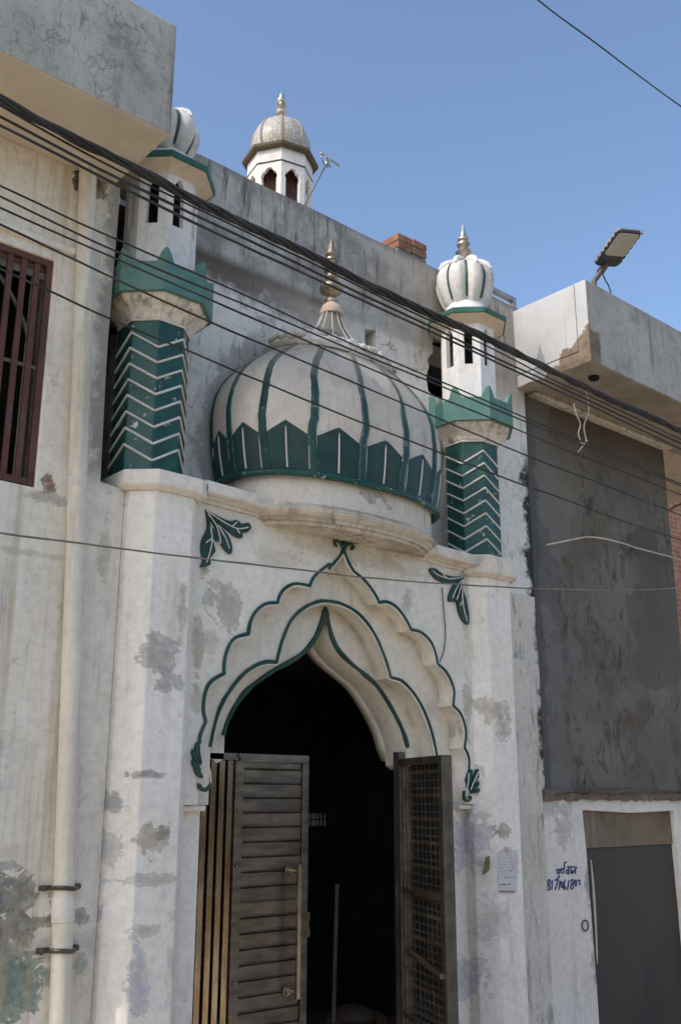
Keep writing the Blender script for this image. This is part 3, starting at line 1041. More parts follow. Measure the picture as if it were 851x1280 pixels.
C1 = lambda p: pxs(crop(p, 120, 570, 4.255), 0)
leaf([C1([(575, 290), (640, 322), (700, 348), (742, 343), (765, 362), (803, 358), (817, 385), (797, 407), (770, 410), (770, 437), (733, 430), (695, 398), (645, 358), (596, 316)]),
      C1([(590, 312), (640, 368), (692, 420), (716, 480), (712, 522), (688, 510), (660, 470), (648, 420), (618, 362)]),
      C1([(580, 300), (600, 345), (603, 380), (636, 400), (642, 450), (620, 470), (627, 510), (600, 545), (600, 580), (553, 592), (562, 560), (553, 500), (558, 450), (580, 405), (588, 365)])],
     [C1([(580, 298), (640, 335), (700, 372), (750, 390), (800, 382)]), C1([(715, 378), (740, 355)]), C1([(735, 385), (755, 415)]),
      C1([(588, 312), (630, 372), (650, 440), (652, 470)]), C1([(640, 372), (680, 440), (700, 495)]),
      C1([(600, 380), (608, 440), (600, 500), (578, 570)]), C1([(608, 440), (575, 465)]), C1([(608, 445), (625, 470)])])
C2 = lambda p: pxs(crop(p, 480, 520, 4.255), 0)
leaf([C2([(415, 850), (360, 856), (300, 840), (265, 813), (233, 815), (250, 850), (280, 876), (330, 890), (380, 886), (410, 866)]),
      C2([(405, 862), (370, 890), (345, 930), (333, 982), (355, 987), (377, 960), (397, 920)]),
      C2([(400, 880), (380, 930), (362, 985), (378, 985), (398, 950), (408, 900)]),
      C2([(413, 860), (412, 930), (428, 980), (441, 1060), (440, 1108), (418, 1100), (394, 1060), (380, 1000), (388, 950), (402, 900)])],
     [C2([(408, 858), (340, 868), (280, 850), (248, 826)]), C2([(325, 866), (300, 845)]), C2([(402, 872), (370, 925), (352, 972)]),
      C2([(404, 880), (388, 940), (374, 978)]), C2([(410, 870), (404, 950), (412, 1030), (430, 1092)]), C2([(406, 985), (392, 1010)])])
A0 = lambda p: pxs(A(p), 0)
B0 = lambda p: pxs(B(p), 0)
leaf([A0([(100, 972), (84, 990), (84, 1030), (98, 1075), (110, 1080), (112, 1030)]), A0([(72, 1008), (66, 1030), (80, 1062), (100, 1085), (98, 1055)]),
      A0([(70, 1055), (68, 1080), (88, 1105), (108, 1110), (98, 1085)]), A0([(78, 1098), (84, 1122), (104, 1142), (118, 1138), (104, 1112)]),
      A0([(94, 1165), (98, 1192), (125, 1206), (150, 1192), (152, 1165), (140, 1180), (120, 1188), (108, 1172)])],
     [A0([(104, 985), (108, 1040), (122, 1100), (128, 1160), (118, 1175), (110, 1162)]), A0([(118, 985), (128, 1050), (146, 1110), (150, 1165)])])
leaf([B0([(668, 1103), (690, 1100), (690, 1125), (668, 1150), (645, 1195), (640, 1185), (655, 1140)]), B0([(690, 1145), (692, 1165), (670, 1185), (645, 1205), (650, 1185)]),
      B0([(685, 1185), (686, 1205), (662, 1212), (640, 1212)]), B0([(640, 1100), (652, 1110), (645, 1150), (632, 1190), (628, 1160)]),
      B0([(612, 1200), (612, 1240), (632, 1252), (648, 1236), (642, 1222), (628, 1232), (622, 1205)])],
     [B0([(632, 1120), (628, 1170), (618, 1215), (626, 1240)]), B0([(678, 1112), (655, 1160), (640, 1196)])])

# ------------------------------------------------------------------ the dome
DC = (4.43, .20)
DA, DB, DP = .88, .515, 2.35


def dpt(ang, k, z):
    ca, sa = math.cos(ang), math.sin(ang)
    q = (abs(ca)**DP+abs(sa)**DP)**(-1/DP)
    return Vector((DC[0]+DA*k*q*ca, DC[1]+DB*k*q*sa, z))


dprof = [(1.0, 4.52), (1.018, 4.58), (1.033, 4.65), (1.046, 4.72), (1.057, 4.80), (1.065, 4.88), (1.070, 4.96), (1.066, 5.04), (1.048, 5.12),
         (1.010, 5.20), (.955, 5.275), (.885, 5.345), (.80, 5.415), (.70, 5.485), (.595, 5.55), (.51, 5.595), (.44, 5.625)]


def dk(z):
    for (k0, z0), (k1, z1) in zip(dprof, dprof[1:]):
        if z0 <= z <= z1:
            return k0+(k1-k0)*(z-z0)/(z1-z0)
    return dprof[-1][0] if z > 5 else 1.0


dome = MB()
dome.lathe(dprof, 72, DC, DA, DB, 0, DP)
dome = dome.build('dome', 'dome', mosque, smooth=True)
for i in range(8):                                     # raised ribs
    a = R(-173+24.2*i) if i < 7 else R(-197)
    m = MB()
    pts, rr = [], []
    for j in range(27):
        z = 4.50+1.12*j/26
        pts.append(dpt(a+.012*math.sin(j*.5+i)+.012*mnoise.noise(Vector((j*.6, i*3.1, 0))), dk(z)-.018, z))
        rr.append((.037+.004*mnoise.noise(Vector((j*.9, i, 5))))*(1-.42*(j/26)))
    m.tube(pts, rr, 8)
    m.build('dome_rib', 'rib', dome, smooth=True)
for i in range(8):                                     # painted petals, slightly proud
    a0 = -173+24.2*(i-1)+2.0
    a1 = a0+20.2
    am = (a0+a1)/2
    m = MB()
    rows = []
    n = 8
    for j in range(n+1):
        t = j/n
        ang = R(a0+(a1-a0)*t)
        zt = 4.765+.085*(1-abs(2*t-1))+.006*mnoise.noise(Vector((i*2.1, j*.8, 3)))
        rows.append([dpt(ang, dk(z)+.006, z) for z in (4.525, 4.6, 4.68, zt)])
    vs = [[m.bm.verts.new(p) for p in r] for r in rows]
    for u, v in zip(vs, vs[1:]):
        for j in range(3):
            m.face([u[j], v[j], v[j+1], u[j+1]])
    m.build('dome_petal', 'petal', dome, smooth=True)
    m = MB()
    m.tube([dpt(R(am), dk(z)+.010, z) for z in (4.54, 4.62, 4.70, 4.78, 4.81)], [.006, .006, .006, .005, .002], 6)
    m.build('petal_line', 'white', dome, smooth=True)
    for e in (a0-.3, a1+.3):
        m = MB()
        m.tube([dpt(R(e), dk(z)+.008, z) for z in (4.54, 4.62, 4.70, 4.75)], .0036, 6)
        m.build('petal_line', 'white', dome, smooth=True)
m = MB()
m.tube([dpt(R(-360*j/80), 1.015, 4.505) for j in range(81)], .023, 10)
m.build('dome_rim', 'green', dome, smooth=True)
m = MB()
m.lathe([(.955, 4.50), (.955, 4.40), (.955, 4.31)], 72, DC, DA, DB, 0, DP)
m.build('drum', 'drum', dome, smooth=True)
m = MB()
m.lathe([(.80, 4.186), (.885, 4.186), (.893, 4.208), (.925, 4.211), (.932, 4.232), (.962, 4.238), (.997, 4.262), (1.005, 4.285), (.975, 4.300), (.968, 4.318), (.90, 4.32)], 72, DC, DA, DB, 0, DP)
m.build('drum_moulding', 'corbel', dome, smooth=True)
m = MB()
rnd = random.Random(3)
for j in range(46):                                    # crumbling lotus crest
    a = 2*math.pi*j/46
    for rr, zz, sz in ((.53, 5.64, .050), (.60, 5.60, .040)):
        p = dpt(a+rnd.uniform(-.05, .05), rr*rnd.uniform(.95, 1.06), zz+rnd.uniform(-.012, .022))
        m.ball(p, sz*rnd.uniform(.55, 1.1), 6, (1.1, .9, .85))
m.lathe([(.40, 5.60), (.61, 5.545), (.635, 5.575), (.61, 5.61), (.55, 5.645), (.47, 5.66), (.40, 5.65)], 72, DC, DA, DB, 0, DP)
m.build('lotus_crest', 'lump', dome, wob=.012)
m = MB()
npf = [(.42, 5.62), (.36, 5.655), (.29, 5.70), (.235, 5.75), (.185, 5.81), (.14, 5.87), (.105, 5.94), (.085, 6.00)]
m.lathe(npf, 40, DC, .88, .70)
m.build('dome_neck', 'neck', dome, smooth=True)
m = MB()
for j in range(12):
    a = 2*math.pi*j/12
    m.tube([(DC[0]+r*.88*1.02*math.cos(a), DC[1]+r*.70*1.02*math.sin(a), z) for r, z in npf], .0042, 6)
m.build('neck_line', 'white', dome, smooth=True)


def lathe_obj(name, prof, mat, parent, c, n=20, local=False):
    mm = MB()
    mm.lathe(prof, n, c)
    return mm.build(name, mat, parent, smooth=True, local=local)


lathe_obj('finial_base', [(.085, 5.99), (.088, 6.02), (.070, 6.06), (.055, 6.075), (.03, 6.10)], 'pinkcap', dome, DC)
lathe_obj('finial', [(.03, 6.085), (.048, 6.095), (.050, 6.115), (.036, 6.125), (.030, 6.145), (.05, 6.16), (.082, 6.185), (.092, 6.21), (.090, 6.225),
                     (.072, 6.25), (.05, 6.272), (.034, 6.285), (.05, 6.30), (.052, 6.32), (.034, 6.335), (.045, 6.35), (.06, 6.362), (.06, 6.375),
                     (.036, 6.39), (.028, 6.42), (.034, 6.44), (.05, 6.45), (.05, 6.463), (.033, 6.475), (.045, 6.49), (.048, 6.50), (.036, 6.53), (.020, 6.59), (.008, 6.635), (.002, 6.65)], 'finial', dome, DC)


# ------------------------------------------------------------------ corner turrets
def octo(r, z, rot=22.5):
    return [(r*math.cos(R(rot+45*i)), r*math.sin(R(rot+45*i)), z) for i in range(8)]


def turret(loc, flip, worn=False):
    """local z = 0 at the top of the pillar cap"""
    root = empty('turret', loc, mosque)
    m = MB()
    m.loft([octo(.225, -.03), octo(.225, .3), octo(.225, .6), octo(.222, .97)])
    m.build('turret_shaft', 'green', root, bevel=.008, local=True)
    for j in range(9):                                 # white zigzag lines
        m = MB()
        z = .055+.104*j
        ring = []
        for i in range(9):
            v = ((i % 8)+flip) % 2
            top = z-.012+(.104 if v else 0.0)
            if j == 8:
                top = .958
            a = R(22.5+45*i)
            ring.append(Vector((.228*math.cos(a), .228*math.sin(a), min(top, .972))))
        for p0, p1 in zip(ring, ring[1:]):
            m.tube([p0, p1], .0078+.0016*mnoise.noise(Vector((p0.x*31+j, p0.y*17, loc[0]*3))), 6)
        m.build('zigzag_line', 'white', root, local=True, wob=.0035)
    m = MB()
    m.loft([octo(.222, .955), octo(.238, .975), octo(.25, 1.0), octo(.275, 1.03), octo(.315, 1.06), octo(.335, 1.09), octo(.34, 1.115)])
    m.build('turret_corbel', 'corbel', root, bevel=.006, local=True)
    m = MB()                                           # green battlement with pointed corners
    ro, ri = .365, .325
    zb, zt = 1.095, 1.29
    for i in range(8):
        a0, a1 = R(22.5+45*i), R(67.5+45*i)
        ds = [0, .06, .12, .17, .21, .5, .79, .83, .88, .94, 1]
        hs = [.095, .085, .06, .025, 0, 0, 0, .025, .06, .085, .095]
        po = [Vector((ro*(math.cos(a0)*(1-t)+math.cos(a1)*t), ro*(math.sin(a0)*(1-t)+math.sin(a1)*t), 0)) for t in ds]
        pi_ = [p*(ri/ro) for p in po]
        outer = [p+Vector((0, 0, zb)) for p in po]+[p+Vector((0, 0, zt+h)) for p, h in reversed(list(zip(po, hs)))]
        inner = [p+Vector((0, 0, zb)) for p in pi_]+[p+Vector((0, 0, zt+h)) for p, h in reversed(list(zip(pi_, hs)))]
        vo = [m.bm.verts.new(p) for p in outer]
        vi = [m.bm.verts.new(p) for p in inner]
        k = len(ds)
        for j in range(k-1):
            m.face([vo[j], vo[j+1], vo[2*k-2-j], vo[2*k-1-j]])
            m.face([vi[j+1], vi[j], vi[2*k-1-j], vi[2*k-2-j]])
            m.face([vo[2*k-1-j], vo[2*k-2-j], vi[2*k-2-j], vi[2*k-1-j]])
            m.face([vo[j+1], vo[j], vi[j], vi[j+1]])
    bmesh.ops.remove_doubles(m.bm, verts=m.bm.verts, dist=1e-4)
    m.build('turret_battlement', 'bandgreen', root, local=True)
    m = MB()                                           # lantern with a pointed window in each face
    rt, rin = .235, .195
    z0, z1 = 1.10, 2.08
    wz0, wz1, wz2 = 1.63, 1.90, 1.965
    for i in range(8):
        a0, a1 = R(22.5+45*i), R(67.5+45*i)

        def P(t, z, r=rt):
            return Vector((r*(math.cos(a0)*(1-t)+math.cos(a1)*t), r*(math.sin(a0)*(1-t)+math.sin(a1)*t), z))
        tl, tr = .27, .70
        arch = [(tl, wz0), (tr, wz0), (tr, wz1), (.66, wz1+.03), (.55, wz2), (.485, wz2+.012), (.42, wz2), (.31, wz1+.03), (tl, wz1)]
        fr = [(0, z0), (1, z0), (1, wz0), (1, wz1), (1, z1), (.485, z1), (0, z1), (0, wz1), (0, wz0)]
        vo = [m.bm.verts.new(P(*q)) for q in fr]
        va = [m.bm.verts.new(P(*q)) for q in arch]
        vb = [m.bm.verts.new(P(q[0], q[1], rin)) for q in arch]
        m.face([vo[0], vo[1], vo[2], va[1], va[0], vo[8]])
        m.face([vo[2], vo[3], va[2], va[1]])
        m.face([vo[3], vo[4], vo[5], va[5], va[4], va[3], va[2]])
        m.face([vo[5], vo[6], vo[7], va[8], va[7], va[6], va[5]])
        m.face([vo[7], vo[8], va[0], va[8]])
        for j in range(9):
            j2 = (j+1) % 9
            m.face([va[j], va[j2], vb[j2], vb[j]])
    bmesh.ops.remove_doubles(m.bm, verts=m.bm.verts, dist=1e-4)
    m.build('turret_lantern', 'tower', root, local=True)
    m = MB()
    m.loft([octo(.12, 1.12), octo(.12, 2.03)])
    m.build('turret_core', 'black', root, local=True)
    m = MB()                                           # overhanging eave: flared soffit, green rim
    m.loft([octo(.225, 1.985), octo(.25, 2.0), octo(.342, 2.045)], cap=False)
    m.build('eave_soffit', 'soffit', root, local=True)
    m = MB()
    m.loft([octo(.338, 2.043), octo(.35, 2.043), octo(.352, 2.085), octo(.33, 2.10), octo(.2, 2.115)])
    m.build('turret_eave', 'rim', root, bevel=.004, local=True)
    lathe_obj('bulb_base', [(.22, 2.10), (.215, 2.125), (.20, 2.135), (.205, 2.16), (.185, 2.185), (.175, 2.215), (.165, 2.24), (.1, 2.26)], 'tower', root, (0, 0), 28, True)
    bulb_first = len(root.children)
    m = MB()                                           # melon-ribbed bulb
    bp_ = [(.165, 2.225), (.198, 2.275), (.226, 2.335), (.248, 2.40), (.258, 2.46), (.252, 2.52), (.228, 2.572), (.185, 2.612), (.125, 2.635), (.05, 2.645)]
    n = 96
    rings = []
    for r, z in bp_:
        ring = []
        for i in range(n):
            a = 2*math.pi*i/n
            k = 1-.17*abs(math.cos(4*a))**4*min(1, r/.2)
            ring.append((r*k*math.cos(a), r*k*math.sin(a), z))
        rings.append(ring)
    m.loft(rings)
    m.build('turret_bulb', 'bulb', root, smooth=True, local=True)
    m = MB()
    for i in range(8):
        a = R(45*i)
        m.tube([(r*.852*math.cos(a), r*.852*math.sin(a), z) for r, z in bp_[1:-1]], [.010]*7+[.006], 6)
    m.build('bulb_stripe', 'green', root, smooth=True, local=True)
    m = MB()                                           # petals folded over the crown
    for i in range(8):
        a = R(22.5+45*i)
        m.tube([(r*math.cos(a), r*math.sin(a), z) for r, z in ((.05, 2.67), (.10, 2.662), (.155, 2.640), (.205, 2.612), (.240, 2.565))], [.026, .032, .032, .026, .010], 8)
    m.build('bulb_crown', 'tower', root, smooth=True, local=True)
    if worn:                                           # squat, leaning cap with its spike gone
        return root, bulb_first
    lathe_obj('turret_finial', [(.055, 2.66), (.04, 2.69), (.022, 2.71), (.03, 2.73), (.068, 2.765), (.074, 2.78), (.06, 2.80), (.034, 2.815), (.045, 2.83),
                                (.06, 2.85), (.058, 2.865), (.03, 2.875), (.035, 2.888), (.05, 2.90), (.05, 2.912), (.03, 2.925), (.034, 2.94), (.022, 2.98), (.009, 3.03), (.002, 3.06)],
              'finialw', root, (0, 0), 18, True)
    return root, bulb_first


turret((5.90, .15, 4.29), 0)
wt_, bf_ = turret((2.915, .15, 4.365), 1, True)
for ch in wt_.children:
    if ch.name.split('.')[0] in ('turret_bulb', 'bulb_stripe', 'bulb_crown'):
        ch.scale = (1, 1, .80)
        ch.location = (-.035, 0, .44)

# ------------------------------------------------------------------ tall minaret behind the roof
RX, RY = 7.16, 4.5
roofm = empty('minaret', (RX, RY, 0), mosque)


def hexa(r, z, rot=10, n=8):
    return [(r*math.cos(R(rot+360/n*i)), r*math.sin(R(rot+360/n*i)), z) for i in range(n)]


def zof(py, dx=0, dy=0):
    lo, hi = 0.0, 20.0
    for _ in range(40):
        mid = (lo+hi)/2
        d = Vector((RX+dx, RY+dy, mid))-CAM
        y = PH/2-F*d.dot(upv)/d.dot(fwd)
        if y > py:
            lo = mid
        else:
            hi = mid
    return lo


zt_, zf_, zb1, ze = zof(114), zof(144), zof(150), zof(206)
zw, zbb = zof(172), zof(196)
m = MB()
m.loft([hexa(.62, 0), hexa(.62, ze-1.5), hexa(.42, ze-1.4)])
m.build('minaret_shaft', 'stone', roofm, local=True)
m = MB()                                               # open lantern: posts and arched heads
NH = 8
rl = .445
for i in range(NH):
    a0, a1 = R(10+360/NH*i), R(10+360/NH*(i+1))

    def P2(t, z, r=rl):
        return Vector((r*(math.cos(a0)*(1-t)+math.cos(a1)*t), r*(math.sin(a0)*(1-t)+math.sin(a1)*t), z))
    zz0, zz1, zz2, zz3 = ze-1.4, ze-.50, ze-.30, ze-.02
    arch = [(.2, zz0), (.8, zz0), (.8, zz1), (.84, zz1+.05), (.78, zz1+.11), (.68, zz1+.13), (.62, zz1+.17), (.5, zz2-.01), (.38, zz1+.17), (.32, zz1+.13), (.22, zz1+.11), (.16, zz1+.05), (.2, zz1)]
    fr_l = [(0, zz0), (0, zz1), (0, zz3)]
    fr_r = [(1, zz0), (1, zz1), (1, zz3)]
    for r, rev in ((rl, False), (rl-.05, True)):
        f1 = [P2(*q, r) for q in [(0, zz0), (.2, zz0), (.2, zz1), (.16, zz1+.05), (.22, zz1+.11), (.32, zz1+.13), (.38, zz1+.17), (.5, zz2-.01), (.5, zz3), (0, zz3)]]
        f2 = [P2(*q, r) for q in [(1, zz3), (.5, zz3), (.5, zz2-.01), (.62, zz1+.17), (.68, zz1+.13), (.78, zz1+.11), (.84, zz1+.05), (.8, zz1), (.8, zz0), (1, zz0)]]
        m.face([m.bm.verts.new(p) for p in f1])
        m.face([m.bm.verts.new(p) for p in f2])
    for q0, q1 in zip(arch[1:], arch[2:]+arch[:1]):
        m.face([m.bm.verts.new(p) for p in (P2(*q0), P2(*q1), P2(*q1, rl-.05), P2(*q0, rl-.05))])
bmesh.ops.remove_doubles(m.bm, verts=m.bm.verts, dist=1e-4)
m.build('minaret_lantern', 'tower', roofm, local=True)
m = MB()
m.loft([hexa(.22, ze-1.4), hexa(.22, ze-.05)])
m.build('minaret_core', 'rust', roofm, local=True)
m = MB()
m.loft([hexa(rl+.004, ze-.245), hexa(rl+.012, ze-.235), hexa(rl+.004, ze-.22)], cap=False)
m.build('lantern_band', 'darksteel', roofm, local=True)
m = MB()
m.loft([hexa(.44, ze-.03), hexa(.50, ze-.045), hexa(.53, ze-.015), hexa(.525, ze+.03), hexa(.44, ze+.045), hexa(.36, ze+.06)])
m.build('minaret_eave', 'eavestone', roofm, bevel=.01, wob=.006, local=True)
m = MB()
hb = zb1-(ze+.055)
zz = ze+.055
bp2 = [(.315, 0), (.358, .10), (.385, .22), (.392, .36), (.378, .52), (.342, .66), (.285, .78), (.205, .88), (.12, .95), (.07, .985)]
m.lathe([(r, zz+t*hb) for r, t in bp2], 40)
m.build('minaret_bulb', 'tile', roofm, smooth=True, local=True)
m = MB()
for i in range(8):
    a = R(10+45*i)
    m.tube([(r*1.01*math.cos(a), r*1.01*math.sin(a), zz+t*hb) for r, t in bp2], .014, 6)
m.build('bulb_seam', 'stone', roofm, smooth=True, local=True)
hf = zt_-zb1
lathe_obj('minaret_finial', [(r*1.05, zb1+t*hf) for r, t in ((.11, -.12), (.10, -.02), (.055, .06), (.04, .12), (.07, .2), (.075, .26), (.045, .32), (.06, .38), (.075, .44), (.05, .5), (.045, .56), (.065, .62), (.065, .68), (.035, .74), (.04, .8), (.022, .9), (.004, 1.0))],
          'finialw', roofm, (0, 0), 18, True)

# ------------------------------------------------------------------ the doors
door_y = .30
X0, X1, X2 = 3.425, 3.765, 4.345
DZ0, DZ1 = .32, 2.765
m = MB()
m.box(X0-.05, X1+.01, door_y, door_y+.04, DZ1-.045, DZ1)
m.box(X1-.015, X1+.02, door_y-.004, door_y+.045, DZ0, DZ1-.046)
m.build('door_frame', 'steel', mosque, bevel=.004)
m = MB()
m.box(5.175, 5.235, door_y, door_y+.06, DZ0, DZ1+.05)
m.build('door_post', 'darksteel', mosque, bevel=.004)
m = MB()
ns = 6
for i in range(ns):
    xa = JL+.003+(X1-.02-JL)*(i/ns)
    m.box(xa+.008, xa+(X1-.02-JL)/ns-.012, door_y+.002, door_y+.024, DZ0, DZ1-.047)
m.build('slat_panel', 'slat', mosque, bevel=.004)
m = MB()
m.box(JL, X1, door_y+.03, door_y+.036, DZ0, DZ1-.05)
m.build('slat_backing', 'black', mosque)
m = MB()
m.box(5.22, JR, door_y+.03, door_y+.036, DZ0, DZ1-.05)
m.build('slat_panel', 'darksteel', mosque)


def door_leaf(w, mirror=1):
    """local: hinge at x = 0, leaf along +x*mirror, front towards -y, z from 0"""
    h = DZ1-DZ0
    leaf_o = MB()
    s = .052
    bx = lambda a, b, *r: leaf_o.box(min(a*mirror, b*mirror), max(a*mirror, b*mirror), *r)
    bx(0, s*.6, 0, .04, 0, h-s)
    bx(w-s, w, 0, .04, 0, h-s)
    bx(0, w, 0, .04, h-s, h)
    bx(s*.6, w-s, 0, .04, 0, s)
    for z in (.32, .64):
        bx(s*.6, w-s, .022, .038, h*z-.02, h*z+.02)
    return leaf_o


lf = door_leaf(X2-X1-.02)
leafL = lf.build('door_leaf', 'steel', mosque, bevel=.004, local=True)
leafL.matrix_parent_inverse = world_of(mosque).inverted()
leafL.location = (X1+.02, door_y, DZ0)
tag(leafL, 'closed left leaf of horizontal steel louvres')
wL = X2-X1-.02
m = MB()
nl = 27
pitch = (DZ1-DZ0-.06)/nl
for i in range(nl):
    z = .055+i*pitch
    # each louvre is a bent strip: tilted face with a shadow lip
    pr = [(.004, z+.006), (.012, z), (.016, z+.004), (.016, z+pitch-.008), (.030, z+pitch-.004), (.032, z+.004)]
    m.loft([[(x, y, zz_) for y, zz_ in pr] for x in (.033, wL-.055)])
m.box(.03, wL-.05, .033, .036, .05, DZ1-DZ0-.05)
m.build('louvre_panel', 'steel', leafL, local=True)
m = MB()
hx = wL-.135
hz0, hz1 = at(357, 1248, door_y).z-DZ0, at(357, 1080, door_y).z-DZ0
m.box(hx-.014, hx+.014, -.085, -.060, hz0, hz1)
for z in (hz0+.04, hz1-.04):
    m.tube([(hx, -.062, z), (hx, .01, z)], .013, 10)
    m.lathe([(.03, 0), (.03, .008)], 14)
    bmesh.ops.transform(m.bm, matrix=Matrix.Translation((hx-.03, -.002, z)) @ Matrix.Rotation(R(90), 4, 'X'), verts=m.bm.verts[-28:])
m.build('door_handle', 'handle', leafL, bevel=.003, local=True)
m = MB()
lz = at(386, 1156, door_y).z-DZ0
m.box(wL-.002, wL+.018, .005, .03, lz-.075, lz+.075)
m.tube([(wL+.02, .018, lz-.07), (wL+.02, .018, lz-.02)], .012, 8)
m.tube([(wL+.02, .018, lz+.02), (wL+.02, .018, lz+.07)], .012, 8)
m.build('door_latch', 'handle', leafL, bevel=.002, local=True)
for i in range(8):
    m = MB()
    m.ball((-.008, -.004, .12+i*.33), .016, 8)
    m.build('hinge_stud', 'steel', leafL, smooth=True, local=True)

# right leaf, swung out towards the street (seen from its inner side)
hinge = Vector((5.205, door_y-.01, DZ0))
wR = .78
leafR_m = door_leaf(wR, -1)
leafR_m.box(-wR+.004, -wR+.05, -.035, .0, 0, DZ1-DZ0)
leafR = leafR_m.build('door_leaf', 'darksteel', mosque, bevel=.004, local=True)
leafR.matrix_parent_inverse = world_of(mosque).inverted()
leafR.location = hinge
leafR.rotation_euler = (0, 0, R(67))
tag(leafR, 'open right leaf swung out, showing its dark barred inner side')
m = MB()
m.box(-wR+.05, -.155, .0, .006, .05, DZ1-DZ0-.05)
m.build('door_sheet', 'black', leafR, local=True)
m = MB()
n_l = 46
for i in range(n_l):
    z = .06+i*(DZ1-DZ0-.12)/n_l
    m.box(-wR+.052, -.16, .006, .014, z, z+(.010 if i % 3 else .022))
for x in (-.66, -.60, -.52, -.44, -.38, -.30, -.22):
    m.box(x-.005, x+.005, .0145, .019, .05, DZ1-DZ0-.055)
m.build('door_lattice', 'darksteel', leafR, local=True)
m = MB()
for x in (-.15, -.085):
    m.box(x-.012, x+.012, .002, .038, .05, DZ1-DZ0-.055)
for z in (.3, .72, 1.15, 1.6, 2.0):
    m.box(-.15, -.03, .006, .03, z-.012, z+.012)
m.tube([(-wR+.03, .055, 1.12), (-.16, .05, 1.20)], .018, 8)
m.build('grille_bar', 'steel', leafR, bevel=.003, local=True)

# things inside the doorway
m = MB()
s0, s1 = at(421, 1108, .9), at(416, 1300, .75)
s1 = s0+(s1-s0)*((.3-s0.z)/(s1.z-s0.z))
m.tube([s0, s1], .016, 10)
m.ball(s0, .02, 8)
tag(m.build('stick', 'wood', smooth=True), 'thin wooden stick leaning in the dark doorway', 'stick')
m = MB()
rnd = random.Random(11)
base = at(445, 1262, 1.3)
m.box(base.x-.35, base.x+.5, 1.1, 1.9, .3, base.z-.12)
bx_ = m.build('crate', 'wood', bevel=.01)
tag(bx_, 'low wooden chest standing in the dark room behind the doorway', 'chest')
m = MB()
m.ball((base.x, 1.32, base.z-.06), .16, 14, (1.2, 1, .55))
m.ball((base.x+.2, 1.3, base.z-.09), .10, 12, (1.2, 1, .5))
m.ball((base.x-.14, 1.36, base.z-.08), .09, 12, (1.1, 1, .6))
tag(m.build('cloth_bundle', 'cloth', smooth=True, wob=.03), 'dull red crumpled cloth heap on the chest in the doorway', 'cloth')

# ------------------------------------------------------------------ left house
lh = empty('cream_house', (1.0, .06, 0))
tag(lh, 'cream plastered house with barred window under a mouldy concrete balcony', 'house')
YL = .06
LX = 2.565
wx1 = at(70.5, 326, YL).x
wz0 = at(49.3, 608, YL).z
wz1 = at(70.5, 326, YL).z
wx0 = .95
panel('house_wall', [[(-2.6, 0), (2.728, 0), (2.728, 4.235), (LX+.005, 4.25), (LX-.01, 5.1), (LX, 6.188), (-2.6, 6.188)],
                     [(wx0, wz0), (wx1, wz0-.01), (wx1-.005, wz1), (wx0, wz1)]], YL, YL+.24, 'lefthouse', lh, bevel=.008)
m = MB()
m.box(-2.6, 2.52, YL+.24, 6, 0, .1)
m.box(-2.6, -2.4, YL+.24, 6, .1, 6.3)
m.box(2.30, 2.52, YL+.24, 6, .1, 6.3)
m.box(-2.4, 2.3, 5.8, 6, .1, 6.3)
m.box(-2.4, 2.3, YL+.25, 5.8, 3.0, 3.15)
m.box(-2.4, 2.3, 1.6, 1.7, 3.15, 6.2)
m.build('house_body', 'leftgap', lh)
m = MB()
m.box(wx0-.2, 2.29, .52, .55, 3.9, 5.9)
m.build('room_shade_sheet', 'black', lh)  # black sheet stands in for the unlit depth of the room
m = MB()                                               # balcony: slab, upstand, thicker end rib
m.box(-2.6, 2.52, -.60, YL+.3, 6.19, 6.30)
m.box(-2.6, 2.522, -.602, -.48, 6.192, 6.955)
m.box(2.40, 2.521, -.48, YL+2.5, 6.301, 6.953)
m.build('balcony', 'balcony_left', lh, bevel=.012)
m = MB()
m.box(-2.6, 2.50, YL+.3, 6, 6.302, 6.95)
m.build('roof_slab', 'leftgap', lh)
m = MB()                                               # drip band over the window
m.box(wx0-.1, wx1+.10, YL-.035, YL+.01, wz1+.06, wz1+.105)
m.build('window_hood', 'lefthouse', lh, bevel=.006, wob=.003)
win = MB()
fy = YL+.018
fw = .040
win.box(wx0, wx0+fw, fy, fy+.04, wz0, wz1)
win.box(wx1-fw, wx1-.006, fy, fy+.04, wz0, wz1)
win.box(wx0+fw, wx1-fw, fy, fy+.04, wz0, wz0+fw)
win.box(wx0+fw, wx1-fw, fy, fy+.04, wz1-fw, wz1-.002)
win = win.build('window', 'rust', lh, bevel=.004)
m = MB()
k = 0
x = at(37.5, 450, fy).x
dxb = x-at(20, 450, fy).x
while x > wx0+.06:
    m.box(x-.0165, x+.0165, fy+.008, fy+.03, wz0+fw, wz1-fw)
    x -= dxb
m.build('window_bar', 'rust', win, bevel=.003)
m = MB()
zb = at(53, 459, fy).z
m.box(wx0+fw, wx1-fw, fy+.032, fy+.045, zb-.010, zb+.010)
zb2 = wz1-.10
m.box(wx0+fw, wx1-fw, fy+.032, fy+.045, zb2-.02, zb2+.02)
m.build('window_rail', 'greycable', win)
m = MB()
arc = smooth_path(pxs([(-22, 322), (0, 345), (12, 364), (24, 387), (33, 412), (37.5, 440), (38, 452)], fy+.05), 4)
m.tube(arc, .012, 8)
m.build('window_scroll', 'greycable', win, smooth=True)
m = MB()
m.box(wx1-.075, wx1-.05, fy+.10, fy+.14, wz0+.02, wz1-.05)
m.build('window_lining', 'lefthouse', win)

